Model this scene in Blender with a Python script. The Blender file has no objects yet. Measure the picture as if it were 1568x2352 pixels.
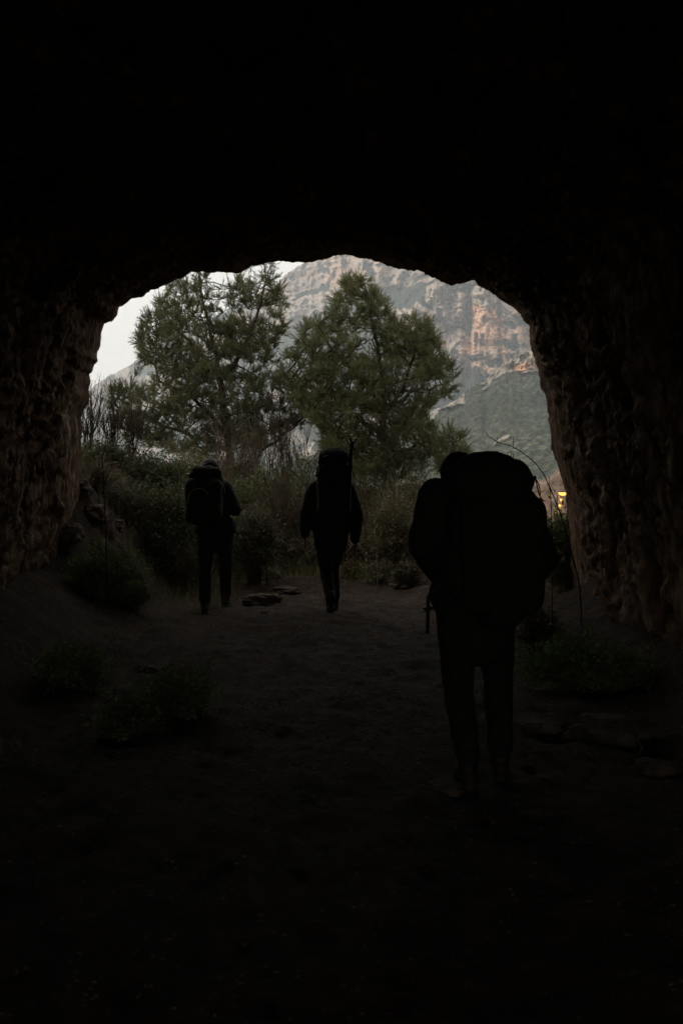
import bpy, math
import numpy as np
from math import radians as R_, pi

rng = np.random.default_rng(7)
SC = bpy.context.scene
COL = SC.collection

# ------------------------------------------------------------------ camera geometry
F = 2287.0                       # focal length in units of a 1568 x 2352 picture
PITCH = math.atan(86 / 2287)
CAM = np.array([0.0, 0.0, 1.6])
_fw = np.array([0, math.cos(PITCH), -math.sin(PITCH)])
_up = np.array([0, math.sin(PITCH), math.cos(PITCH)])
_rt = np.array([1.0, 0, 0])


def at(px, py, Y):
    """world point seen at picture position px, py that lies at distance Y along the tunnel"""
    px, py, Y = np.broadcast_arrays(np.asarray(px, float), np.asarray(py, float), np.asarray(Y, float))
    d = (px - 784)[..., None] * _rt + (1176 - py)[..., None] * _up + F * _fw
    return CAM + d * (Y / d[..., 1])[..., None]


# ------------------------------------------------------------------ noise
def _hash(ix, iy, iz, s):
    h = (ix * 374761393 + iy * 668265263 + iz * 2147483647 + s * 1274126177) & 0xFFFFFFFF
    h = ((h ^ (h >> 13)) * 1274126177) & 0xFFFFFFFF
    h = ((h ^ (h >> 16)) * 1103515245) & 0xFFFFFFFF
    return h ^ (h >> 15)


def noise(p, s=0):
    p = np.asarray(p, float)
    i = np.floor(p).astype(np.int64)
    f = p - i
    u = f * f * f * (f * (f * 6 - 15) + 10)
    out = 0
    for dx in (0, 1):
        wx = u[..., 0] if dx else 1 - u[..., 0]
        for dy in (0, 1):
            wy = u[..., 1] if dy else 1 - u[..., 1]
            for dz in (0, 1):
                wz = u[..., 2] if dz else 1 - u[..., 2]
                h = _hash(i[..., 0] + dx, i[..., 1] + dy, i[..., 2] + dz, s)
                g = ((h & 1023) / 511.5 - 1) * (f[..., 0] - dx) + (((h >> 10) & 1023) / 511.5 - 1) * (f[..., 1] - dy) \
                    + (((h >> 20) & 1023) / 511.5 - 1) * (f[..., 2] - dz)
                out = out + g * wx * wy * wz
    return out * 1.5


def fbm(p, octv=4, s=0, gain=.5):
    a, o, q = 1.0, 0, np.asarray(p, float)
    for k in range(octv):
        o = o + a * noise(q, s + k * 17)
        q = q * 2.03 + 5.3
        a *= gain
    return o


def ridge(p, octv=4, s=0):
    a, o, q = 1.0, 0, np.asarray(p, float)
    for k in range(octv):
        o = o + a * (1 - 2.4 * np.abs(noise(q, s + k * 17)))
        q = q * 2.07 + 3.1
        a *= .5
    return o / 1.6


def sm(a, b, x):
    t = np.clip((np.asarray(x, float) - a) / (b - a), 0, 1)
    return t * t * (3 - 2 * t)


def inpoly(x, y, poly):
    c = np.zeros(np.broadcast(x, y).shape, bool)
    n = len(poly)
    for k in range(n):
        x1, y1 = poly[k]
        x2, y2 = poly[(k + 1) % n]
        if y1 == y2:
            continue
        c ^= ((y1 > y) != (y2 > y)) & (x < (x2 - x1) * (y - y1) / (y2 - y1) + x1)
    return c


# ------------------------------------------------------------------ materials
def newmat(name):
    m = bpy.data.materials.new(name)
    m.use_nodes = True
    nt = m.node_tree
    b = nt.nodes['Principled BSDF']
    b.inputs['Roughness'].default_value = .9
    b.inputs['Specular IOR Level'].default_value = .2
    return m, nt, b


def node(nt, typ, **kw):
    n = nt.nodes.new(typ)
    for k, v in kw.items():
        if k.startswith('i_'):
            n.inputs[k[2:].replace('_', ' ')].default_value = v
        else:
            setattr(n, k, v)
    return n


def coords(nt, scale=(1, 1, 1)):
    tc = node(nt, 'ShaderNodeTexCoord')
    mp = node(nt, 'ShaderNodeMapping')
    mp.inputs['Scale'].default_value = scale
    nt.links.new(tc.outputs['Object'], mp.inputs['Vector'])
    return mp.outputs['Vector']


def ntex(nt, vec, scale, detail=6, rough=.6):
    n = node(nt, 'ShaderNodeTexNoise', i_Scale=scale, i_Detail=detail, i_Roughness=rough)
    nt.links.new(vec, n.inputs['Vector'])
    return n.outputs['Fac']


def ramp(nt, fac, stops):
    r = node(nt, 'ShaderNodeValToRGB')
    e = r.color_ramp.elements
    while len(e) < len(stops):
        e.new(.5)
    for k, (p, c) in enumerate(stops):
        e[k].position = p
        e[k].color = (*c, 1)
    nt.links.new(fac, r.inputs['Fac'])
    return r.outputs['Color']


def mixc(nt, fac, a, b):
    m = node(nt, 'ShaderNodeMix', data_type='RGBA')
    if isinstance(fac, (int, float)):
        m.inputs[0].default_value = fac
    else:
        nt.links.new(fac, m.inputs[0])
    for s, v in ((6, a), (7, b)):
        if isinstance(v, tuple):
            m.inputs[s].default_value = (*v, 1)
        else:
            nt.links.new(v, m.inputs[s])
    return m.outputs[2]


def bump(nt, b, h, strength=.5, dist=.05):
    n = node(nt, 'ShaderNodeBump', i_Strength=strength, i_Distance=dist)
    nt.links.new(h, n.inputs['Height'])
    nt.links.new(n.outputs['Normal'], b.inputs['Normal'])


def simple(name, c1, c2, scale=8, rough=.9, bs=.3, bd=.01, mapping=(1, 1, 1), spec=.2):
    m, nt, b = newmat(name)
    v = coords(nt, mapping)
    n = ntex(nt, v, scale)
    nt.links.new(ramp(nt, n, [(.32, c1), (.68, c2)]), b.inputs['Base Color'])
    b.inputs['Roughness'].default_value = rough
    b.inputs['Specular IOR Level'].default_value = spec
    if bs:
        bump(nt, b, ntex(nt, v, scale * 3), bs, bd)
    return m


def leafmat(name, c1, c2, scale=3, trans=.25):
    m, nt, b = newmat(name)
    v = coords(nt)
    c = ramp(nt, ntex(nt, v, scale, 4), [(.3, c1), (.7, c2)])
    nt.links.new(c, b.inputs['Base Color'])
    b.inputs['Roughness'].default_value = .6
    tr = node(nt, 'ShaderNodeBsdfTranslucent')
    nt.links.new(c, tr.inputs['Color'])
    mx = node(nt, 'ShaderNodeMixShader')
    mx.inputs[0].default_value = trans
    nt.links.new(b.outputs[0], mx.inputs[1])
    nt.links.new(tr.outputs[0], mx.inputs[2])
    nt.links.new(mx.outputs[0], nt.nodes['Material Output'].inputs['Surface'])
    return m


M = {}
# cave rock: brown limestone, streaked downward
m, nt, b = newmat('cave_rock')
v = coords(nt, (1, 1, .38))
c = ramp(nt, ntex(nt, v, 2.2, 8, .62), [(.3, (.12, .066, .035)), (.5, (.27, .17, .105)), (.7, (.52, .39, .27))])
st = ramp(nt, ntex(nt, coords(nt, (9, 9, 1.1)), 1.6, 5), [(.42, (0, 0, 0)), (.62, (1, 1, 1))])
c = mixc(nt, st, mixc(nt, .72, c, (.045, .028, .018)), c)
nt.links.new(c, b.inputs['Base Color'])
bump(nt, b, ntex(nt, v, 14, 8, .65), 1.0, .08)
M['rock'] = m
# ground
m, nt, b = newmat('earth')
v = coords(nt)
c = ramp(nt, ntex(nt, v, 3.6, 12, .78), [(.3, (.010, .0062, .004)), (.5, (.03, .0185, .012)), (.72, (.088, .054, .034))])
vo = node(nt, 'ShaderNodeTexVoronoi', i_Scale=22.0)
nt.links.new(v, vo.inputs['Vector'])
peb = ramp(nt, vo.outputs['Distance'], [(.12, (1, 1, 1)), (.26, (0, 0, 0))])
sp = ramp(nt, ntex(nt, v, 6, 3), [(.52, (0, 0, 0)), (.62, (1, 1, 1))])
mm = node(nt, 'ShaderNodeMath', operation='MULTIPLY')
nt.links.new(peb, mm.inputs[0])
nt.links.new(sp, mm.inputs[1])
c = mixc(nt, mm.outputs[0], c, (.2, .16, .12))
nt.links.new(c, b.inputs['Base Color'])
bump(nt, b, ntex(nt, v, 26, 8, .7), 1.0, .05)
M['earth'] = m
M['stone'] = simple('stone', (.03, .023, .018), (.1, .076, .058), 7, bs=.6, bd=.02)
M['bark'] = simple('bark', (.035, .024, .017), (.1, .072, .05), 9, bs=.6, bd=.02, mapping=(1, 1, .3))
M['twig'] = simple('twig', (.05, .036, .025), (.15, .115, .08), 5, bs=0)
M['dark_twig'] = simple('dark_twig', (.02, .014, .01), (.05, .036, .026), 5, bs=0)
M['dry'] = simple('dry_cane', (.06, .05, .035), (.27, .225, .16), 4, bs=0)
M['needle'] = leafmat('pine_needle', (.07, .082, .036), (.18, .185, .09), 1.2, .35)
M['needle2'] = leafmat('pine_needle_fresh', (.085, .1, .042), (.2, .21, .1), 1.3, .35)
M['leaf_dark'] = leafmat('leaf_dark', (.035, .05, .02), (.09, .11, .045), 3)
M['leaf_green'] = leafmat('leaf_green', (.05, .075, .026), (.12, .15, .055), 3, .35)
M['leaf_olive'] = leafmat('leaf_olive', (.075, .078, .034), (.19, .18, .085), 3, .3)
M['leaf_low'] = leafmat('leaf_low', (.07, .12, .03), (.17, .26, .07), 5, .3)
M['cloth'] = simple('dark_cloth', (.012, .0125, .01), (.021, .0215, .017), 30, bs=.4, bd=.004)
M['cloth2'] = simple('dark_trousers', (.009, .0095, .008), (.017, .0175, .014), 40, bs=.4, bd=.004)
M['pack'] = simple('pack_fabric', (.012, .0125, .01), (.021, .0215, .017), 60, bs=.3, bd=.002)
M['strap'] = simple('strap_web', (.01, .01, .01), (.03, .03, .028), 80, bs=.2, bd=.001)
M['pipe_highlight'] = simple('piping_highlight', (.3, .3, .25), (.5, .5, .42), 60, .5, bs=0, spec=.5)  # pale lid piping, also the painted highlight on the round pouch
M['skin'] = simple('skin', (.07, .04, .028), (.11, .065, .045), 30, .6, bs=.1, bd=.001)
M['hair'] = simple('dark_hair', (.008, .006, .004), (.025, .018, .012), 40, .6, bs=.5, bd=.004, mapping=(3, 3, 1))
M['boot'] = simple('boot_leather', (.01, .008, .006), (.03, .024, .018), 40, .6, bs=.3, bd=.002)
M['stick'] = simple('stick_wood', (.015, .01, .007), (.04, .028, .02), 20, bs=.4, bd=.004)
M['metal'] = simple('lamp_metal', (.02, .02, .02), (.035, .035, .03), 20, .5, bs=0, spec=.5)
m, nt, b = newmat('lamp_glow')
b.inputs['Base Color'].default_value = (.04, .02, .006, 1)
b.inputs['Emission Color'].default_value = (1, .36, .07, 1)
b.inputs['Emission Strength'].default_value = 2.8
M['glow'] = m


def hillmat(name, rock_a, rock_b, ochre, veg_a, veg_b, crown, streak):
    m, nt, b = newmat(name)
    v = coords(nt)
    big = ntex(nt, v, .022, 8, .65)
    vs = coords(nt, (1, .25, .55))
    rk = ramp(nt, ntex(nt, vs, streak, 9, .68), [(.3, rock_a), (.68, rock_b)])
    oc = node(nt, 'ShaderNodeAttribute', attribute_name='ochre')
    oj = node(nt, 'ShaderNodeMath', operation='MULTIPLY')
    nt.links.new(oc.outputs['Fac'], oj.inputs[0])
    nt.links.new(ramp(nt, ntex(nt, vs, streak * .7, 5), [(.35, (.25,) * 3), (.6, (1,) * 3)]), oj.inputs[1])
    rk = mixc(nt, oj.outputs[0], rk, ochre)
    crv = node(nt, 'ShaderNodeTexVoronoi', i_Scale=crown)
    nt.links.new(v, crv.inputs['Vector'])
    cr = ramp(nt, crv.outputs['Distance'], [(.1, veg_b), (.62, veg_a)])  # crown centres pale, gaps dark: shade between crowns put into the colour
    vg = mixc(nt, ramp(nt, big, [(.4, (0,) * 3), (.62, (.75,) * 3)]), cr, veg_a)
    at_ = node(nt, 'ShaderNodeAttribute', attribute_name='rock')
    ad = node(nt, 'ShaderNodeMath', operation='ADD')
    nt.links.new(at_.outputs['Fac'], ad.inputs[0])
    nv = node(nt, 'ShaderNodeMapRange')
    nv.inputs[1].default_value = .3
    nv.inputs[2].default_value = .7
    nv.inputs[3].default_value = -.34
    nv.inputs[4].default_value = .34
    nt.links.new(ntex(nt, vs, streak * .8, 7, .65), nv.inputs[0])
    nt.links.new(nv.outputs[0], ad.inputs[1])
    msk = ramp(nt, ad.outputs[0], [(.42, (0,) * 3), (.58, (1,) * 3)])
    nt.links.new(mixc(nt, msk, vg, rk), b.inputs['Base Color'])
    inv = node(nt, 'ShaderNodeMath', operation='SUBTRACT')
    inv.inputs[0].default_value = 1
    nt.links.new(crv.outputs['Distance'], inv.inputs[1])
    hm = node(nt, 'ShaderNodeMath', operation='ADD')
    nt.links.new(inv.outputs[0], hm.inputs[0])
    nt.links.new(ntex(nt, vs, streak * 2.5, 8, .65), hm.inputs[1])
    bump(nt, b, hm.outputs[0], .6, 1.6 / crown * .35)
    return m


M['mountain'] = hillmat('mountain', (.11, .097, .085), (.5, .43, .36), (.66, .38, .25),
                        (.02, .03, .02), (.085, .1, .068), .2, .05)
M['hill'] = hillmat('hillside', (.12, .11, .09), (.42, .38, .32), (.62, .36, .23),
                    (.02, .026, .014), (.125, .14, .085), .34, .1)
M['bank'] = simple('bank_rock', (.08, .06, .045), (.3, .22, .165), 1.5, bs=1, bd=.3)


# ------------------------------------------------------------------ mesh helpers
def mesh(name, verts, faces, mat, parent=None, smooth=True, attrs=None):
    """faces: list of index arrays (n, k)"""
    me = bpy.data.meshes.new(name)
    verts = np.asarray(verts, np.float32).reshape(-1, 3)
    fl = [np.asarray(f, np.int32) for f in faces if len(f)]
    loops = np.concatenate([f.ravel() for f in fl])
    tot = np.concatenate([np.full(len(f), f.shape[1], np.int32) for f in fl])
    st = np.concatenate([[0], np.cumsum(tot)[:-1]]).astype(np.int32)
    me.vertices.add(len(verts))
    me.vertices.foreach_set('co', verts.ravel())
    me.loops.add(len(loops))
    me.loops.foreach_set('vertex_index', loops)
    me.polygons.add(len(tot))
    me.polygons.foreach_set('loop_start', st)
    me.polygons.foreach_set('loop_total', tot)
    me.polygons.foreach_set('use_smooth', np.full(len(tot), smooth))
    for k, a in (attrs or {}).items():
        at_ = me.attributes.new(k, 'FLOAT', 'POINT')
        at_.data.foreach_set('value', np.asarray(a, np.float32).ravel())
    me.update(calc_edges=True)
    me.materials.append(mat)
    o = bpy.data.objects.new(name, me)
    COL.objects.link(o)
    if parent:
        o.parent = parent
        o.matrix_parent_inverse.identity()
        o.location = -parent.location
    return o


def tag(o, label=None, cat=None, group=None, kind=None):
    for k, v_ in (('label', label), ('category', cat), ('group', group), ('kind', kind)):
        if v_:
            o[k] = v_
    return o


def thing(name, loc, label, cat, group=None):
    o = bpy.data.objects.new(name, None)
    o.empty_display_size = .2
    COL.objects.link(o)
    o.location = [float(q) for q in loc]
    return tag(o, label, cat, group)


def grid_faces(nu, nv, wrap=False):
    i = np.arange(nu - 1)[:, None]
    j = np.arange(nv if wrap else nv - 1)[None, :]
    j2 = (j + 1) % nv
    return np.stack([i * nv + j, i * nv + j2, (i + 1) * nv + j2, (i + 1) * nv + j], -1).reshape(-1, 4)


class MB:
    """collects tubes and blades for one mesh"""
    def __init__(s):
        s.v, s.f, s.n = [], [], 0

    def add(s, v_, f):
        v_ = np.asarray(v_).reshape(-1, 3)
        s.v.append(v_)
        s.f.append(np.asarray(f) + s.n)
        s.n += len(v_)

    def tubes(s, P, r, S=4):
        """P (N,K,3), r (N,K)"""
        P = np.asarray(P, float)
        if P.ndim == 2:
            P = P[None]
        r = np.broadcast_to(np.asarray(r, float), P.shape[:2])
        N, K = P.shape[:2]
        T = np.gradient(P, axis=1)
        T /= np.linalg.norm(T, axis=2, keepdims=True) + 1e-9
        mt = T.mean(1)
        ref = np.where((np.abs(mt[:, 2]) > .8)[:, None], [[1.0, .1, 0]], [[.05, .1, 1.0]])[:, None, :]
        A = np.cross(T, ref)
        A /= np.linalg.norm(A, axis=2, keepdims=True) + 1e-9
        B = np.cross(T, A)
        th = np.arange(S) * 2 * pi / S
        V = P[:, :, None] + r[..., None, None] * (A[:, :, None] * np.cos(th)[:, None] + B[:, :, None] * np.sin(th)[:, None])
        f = grid_faces(K, S, True)
        fa = (f[None] + (np.arange(N) * K * S)[:, None, None]).reshape(-1, 4)
        s.add(V, fa)
        a = np.arange(S)
        base = (np.arange(N) * K * S)[:, None]
        if S == 4:
            s.f.append(np.concatenate([base + a[::-1], base + (K - 1) * S + a]) + s.n - N * K * S)

    def blades(s, P, D, L, W):
        """thin triangles, base P, direction D, length L, width W"""
        P, D = np.asarray(P), np.asarray(D)
        N = len(P)
        D = D / (np.linalg.norm(D, axis=1, keepdims=True) + 1e-9)
        q = np.cross(D, rng.normal(size=(N, 3)))
        q /= np.linalg.norm(q, axis=1, keepdims=True) + 1e-9
        L = np.broadcast_to(L, (N,))[:, None]
        W = np.broadcast_to(W, (N,))[:, None]
        V = np.stack([P - q * W / 2, P + q * W / 2, P + D * L], 1)
        s.add(V, np.arange(N * 3).reshape(-1, 3))

    def leaves(s, P, D, L, W, flat=False):
        """six-sided leaf folded along its middle"""
        P, D = np.asarray(P), np.asarray(D)
        N = len(P)
        D = D / (np.linalg.norm(D, axis=1, keepdims=True) + 1e-9)
        q = np.cross(D, rng.normal(size=(N, 3)) * .25 + [0, 0, 1] if flat else rng.normal(size=(N, 3)))
        q /= np.linalg.norm(q, axis=1, keepdims=True) + 1e-9
        n = np.cross(D, q)
        L = np.broadcast_to(L, (N,))[:, None]
        W = np.broadcast_to(W, (N,))[:, None]
        V = np.stack([P, P + D * L * .45 + q * W / 2 + n * W * .18, P + D * L * .5, P + D * L * .45 - q * W / 2 + n * W * .18,
                      P + D * L - n * W * .2], 1)
        b_ = (np.arange(N) * 5)[:, None]
        s.add(V, np.concatenate([b_ + [0, 1, 2], b_ + [0, 2, 3], b_ + [1, 4, 2], b_ + [2, 4, 3]]))

    def build(s, name, mat, parent=None, smooth=True):
        q = [f for f in s.f if f.shape[1] == 4]
        t = [f for f in s.f if f.shape[1] == 3]
        fl = ([np.concatenate(q)] if q else []) + ([np.concatenate(t)] if t else [])
        return mesh(name, np.concatenate(s.v), fl, mat, parent, smooth)


def bez(a, b, c, K):
    """quadratic curves a->c with control b; arrays (N,3)"""
    t = np.linspace(0, 1, K)[None, :, None]
    a, b, c = (np.asarray(q, float)[:, None, :] for q in (a, b, c))
    return (1 - t) ** 2 * a + 2 * t * (1 - t) * b + t * t * c


def wiggle(P, amp, s=0):
    K = P.shape[1]
    w = np.cumsum(rng.normal(size=P.shape) * amp, axis=1)
    w -= w[:, :1]
    return P + w


# ------------------------------------------------------------------ ground
def gh(x, y, fine=True):
    x, y = np.asarray(x, float), np.asarray(y, float)
    z0 = np.zeros_like(x)
    h = .07 * fbm(np.stack([x * .7, y * .7, z0], -1), 3, 3)
    if fine:
        near = 1 - sm(14, 40, y)
        h = h + near * (.03 * fbm(np.stack([x * 4, y * 4, z0], -1), 3, 11) + .012 * ridge(np.stack([x * 13, y * 13, z0], -1), 2, 21))
    inn = 1 - sm(10.6, 12.2, y)
    h = h + inn * .6 * sm(1.75, 3.2, np.abs(x + .1))
    if fine:
        h = h + near * .016 * ridge(np.stack([x * 5, y * 5, z0], -1), 3, 25)
    bank = sm(10.3, 12.0, y) * (1 - sm(16, 21, y))
    t = np.clip((-2.0 - x - .1 * fbm(np.stack([x * 0, y * .8, z0], -1), 2, 5)) / 1.35, 0, None)
    rough = .28 * ridge(np.stack([x * 1.6, y * 1.1, z0], -1), 4, 41)
    if fine:
        rough = rough + .1 * ridge(np.stack([x * 4.5, y * 3, z0], -1), 3, 47) + .045 * ridge(np.stack([x * 11, y * 8, z0], -1), 2, 48)
    h = h + bank * (1.3 * sm(0, 1, t) + .4 * np.clip(t - 1, 0, 3) + 1.15 * rough * sm(.05, .5, t))
    rb = sm(11.5, 13.5, y) * (1 - sm(17, 20, y))
    h = h + rb * (.3 * sm(.7, 2.0, x) + 1.2 * sm(2.8, 5, x))
    h = h + .1 * sm(12.5, 14.3, y) * (1 - sm(14.6, 17, y))
    h = h - 4.0 * sm(15.5, 42, y)
    return h


xs = np.concatenate([-np.geomspace(2500, 7, 34), np.arange(-6.5, 6.5, .045), np.geomspace(7, 2500, 34)])
ys = np.concatenate([-np.geomspace(180, 3, 14), np.arange(-2.5, 17, .055), np.geomspace(17.2, 2550, 60)])
X, Yg = np.meshgrid(xs, ys, indexing='ij')
Z = gh(X, Yg)
f = grid_faces(len(xs), len(ys))[:, ::-1]
g = mesh('ground', np.stack([X, Yg, Z], -1), [f], M['earth'])
tag(g, kind='structure')

# ------------------------------------------------------------------ cave
outline = [(148, 1560), (150, 1480), (158, 1400), (164, 1300), (172, 1200), (180, 1110), (184, 1040), (184, 1000), (186, 970), (183, 958), (194, 936),
           (203, 918), (201, 895), (206, 878), (203, 860), (211, 855), (213, 835), (221, 828), (219, 810), (228, 790), (231, 765),
           (236, 742), (252, 735), (266, 722), (270, 705), (286, 695), (303, 683), (330, 674), (346, 662), (368, 656), (385, 648),
           (402, 640), (424, 632), (436, 622), (458, 620), (480, 622), (520, 623), (545, 624), (562, 615), (572, 606), (600, 603),
           (618, 599), (640, 596), (690, 597), (712, 599), (735, 595), (755, 589), (775, 585), (790, 582), (805, 584), (830, 592),
           (860, 598), (880, 602), (900, 611), (925, 617), (940, 620), (958, 615), (975, 622), (1000, 632), (1020, 645), (1040, 650),
           (1062, 647), (1088, 641), (1100, 654), (1130, 668), (1160, 689), (1180, 702), (1196, 718), (1206, 738), (1218, 745),
           (1219, 770), (1222, 800), (1235, 840), (1244, 875), (1258, 920), (1264, 960), (1271, 1000), (1272, 1030), (1285, 1070),
           (1303, 1130), (1308, 1180), (1313, 1230), (1316, 1300), (1322, 1370), (1338, 1450), (1350, 1560)]
YM = 11.3
oc = at([p[0] for p in outline], [p[1] for p in outline], YM)[:, [0, 2]]
oc = np.concatenate([oc, [[1.6, -.9], [0, -1.2], [-1.8, -.9]], oc[:1]])
sl = np.concatenate([[0], np.cumsum(np.linalg.norm(np.diff(oc, axis=0), axis=1))])
NA = 720
dens = np.linspace(0, sl[-1], NA + 1)[:-1]
cx = np.interp(dens, sl, oc[:, 0])
cz = np.interp(dens, sl, oc[:, 1])
# a smooth version of the profile for the chamber behind the lip
ker = np.exp(-np.linspace(-2, 2, 61) ** 2)
ker /= ker.sum()
def csm(a):
    return np.convolve(np.concatenate([a[-30:], a, a[:30]]), ker, 'valid')
sx, sz = csm(cx), csm(cz)
CC = np.array([-.15, 1.5])
rings = np.concatenate([np.linspace(-4.6, 1, 56), np.arange(1.1, 5.5, .09), np.arange(5.5, 11.0, .036), np.arange(11.0, 11.55, .024)])  # unseen rear end left open, an added opening that lets fill daylight in
RV, info = [], []
for y in rings:
    lip = sm(9.9, 11.1, y)
    k = 1 - .10 * (1 - sm(8.6, 11.2, y)) + .14 * (1 - sm(3.5, 7.8, y)) 
    px_ = lip * cx + (1 - lip) * sx
    pz_ = lip * cz + (1 - lip) * sz
    k = k + .03 * sm(11.35, 11.55, y)
    side = np.clip((px_ - CC[0]) / 2.5, -1, 1)
    upk = np.clip((pz_ - CC[1] - .6) / 1.4, 0, 1)
    k = k + (.045 - .045 * side - .03 * upk) * (1 - sm(9.6, 11.2, y)) * sm(3.5, 7.8, y)
    RV.append(np.stack([CC[0] + (px_ - CC[0]) * k, np.full(NA, y), CC[1] + (pz_ - CC[1]) * k], -1))
    info.append(1 - .93 * sm(10.1, 11.2, y))
# outside: unseen right jamb extension, added to block side light; the rest flares out
wr = sm(.35, .85, (cx - CC[0]) / 2.5)
last = RV[-1]
for t_ in np.linspace(0, 1, 26)[1:]:
    yb = 11.55 + .1 * t_ + 2.3 * wr * t_
    kk = yb / YM * (1.0 + .035 * sm(0, .15, t_) + .02 * t_)
    RV.append(np.stack([cx * kk, yb, 1.6 + (cz - 1.6) * kk], -1))
    info.append(.12)
for dy, k in ((.12, 1.1), (.3, 1.25), (.45, 1.6), (.6, 2.1), (.7, 2.9)):
    RV.append(np.stack([CC[0] + (RV[-1][:, 0] * 0 + cx * 1.06 * (1 + .2 * wr) - CC[0]) * k, 11.65 + 2.3 * wr + dy, CC[1] + (cz - CC[1]) * (1 + .2 * wr) * k], -1))
    info.append(.15)
RV = np.array(RV)
info = np.array(info)[:, None]
d = RV[..., [0, 2]] - CC
d /= np.linalg.norm(d, axis=-1, keepdims=True)
q = RV * [1.0, .8, .42]
q[..., 0] += .35 * fbm(RV * .8, 2, 77)
big = ridge(q * 1.15, 3, 1)
mid = ridge(q * [3.6, 3.2, 3.0], 4, 9)
fin = fbm(RV * [17, 17, 6], 3, 19)
wv = np.stack([fbm(RV * 1.7, 3, 91), fbm(RV * 1.7, 3, 92), fbm(RV * 1.7, 3, 94)], -1)
str_ = .5 - 1.3 * fbm(RV * [5.2, 4.2, 1.15] + .9 * wv, 6, 93, gain=.66)
led = (RV[..., 2] * 2.3 + .9 * RV[..., 1] + 1.6 * wv[..., 0]) % 1.0
led = sm(0, .12, led) * (1 - led)
big2 = np.clip(.30 * (.55 - big), -.02, .6)
disp = info * (.03 + big2 + .03 * (.3 - mid)) + (.12 + .88 * np.clip(info * 1.6, 0, 1)) * ((.03 + .05 * np.abs(fbm(RV * .9, 2, 95))) * (.5 - str_) - .03 * (led - .4) * np.clip(.5 + 1.5 * wv[..., 1], 0, 1)) + .03 * np.clip(info * 2, 0, 1) * (.8 * fbm(RV * [16, 13, 3.0], 4, 97, gain=.65)) + (.6 + .4 * info) * (.03 * fin - .016 * ridge(RV * [7, 7, 4.5], 3, 33))
RV[..., 0] += d[..., 0] * disp
RV[..., 2] += d[..., 1] * disp
RV[..., 1] += .05 * info * fbm(RV * 3, 3, 55)
f = grid_faces(len(RV), NA, True)
cave = mesh('cave_rock', RV, [f], M['rock'])
tag(cave, kind='structure')
# overburden: a rough hill of rock closing the tunnel off from the sky
u = np.linspace(0, pi, 60)
yy = np.linspace(-4.9, 12.4, 44)
P = np.stack([-.1 + 7.4 * np.cos(u)[None] + 0 * yy[:, None], yy[:, None] + 0 * u[None], -1.5 + 9.5 * np.sin(u)[None] + 0 * yy[:, None]], -1)
nn = .5 * fbm(P * .5, 3, 3)
P[..., 0] += nn * np.cos(u)[None]
P[..., 2] += nn * np.sin(u)[None]
capv = P[0].mean(0)
V = np.concatenate([P.reshape(-1, 3), [capv]])
fq = grid_faces(len(yy), len(u))
ft = np.array([[j, j + 1, len(V) - 1] for j in range(len(u) - 1)])
ov = mesh('cliff_rock', V, [fq, ft], M['rock'])
tag(ov, kind='structure')


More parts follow.
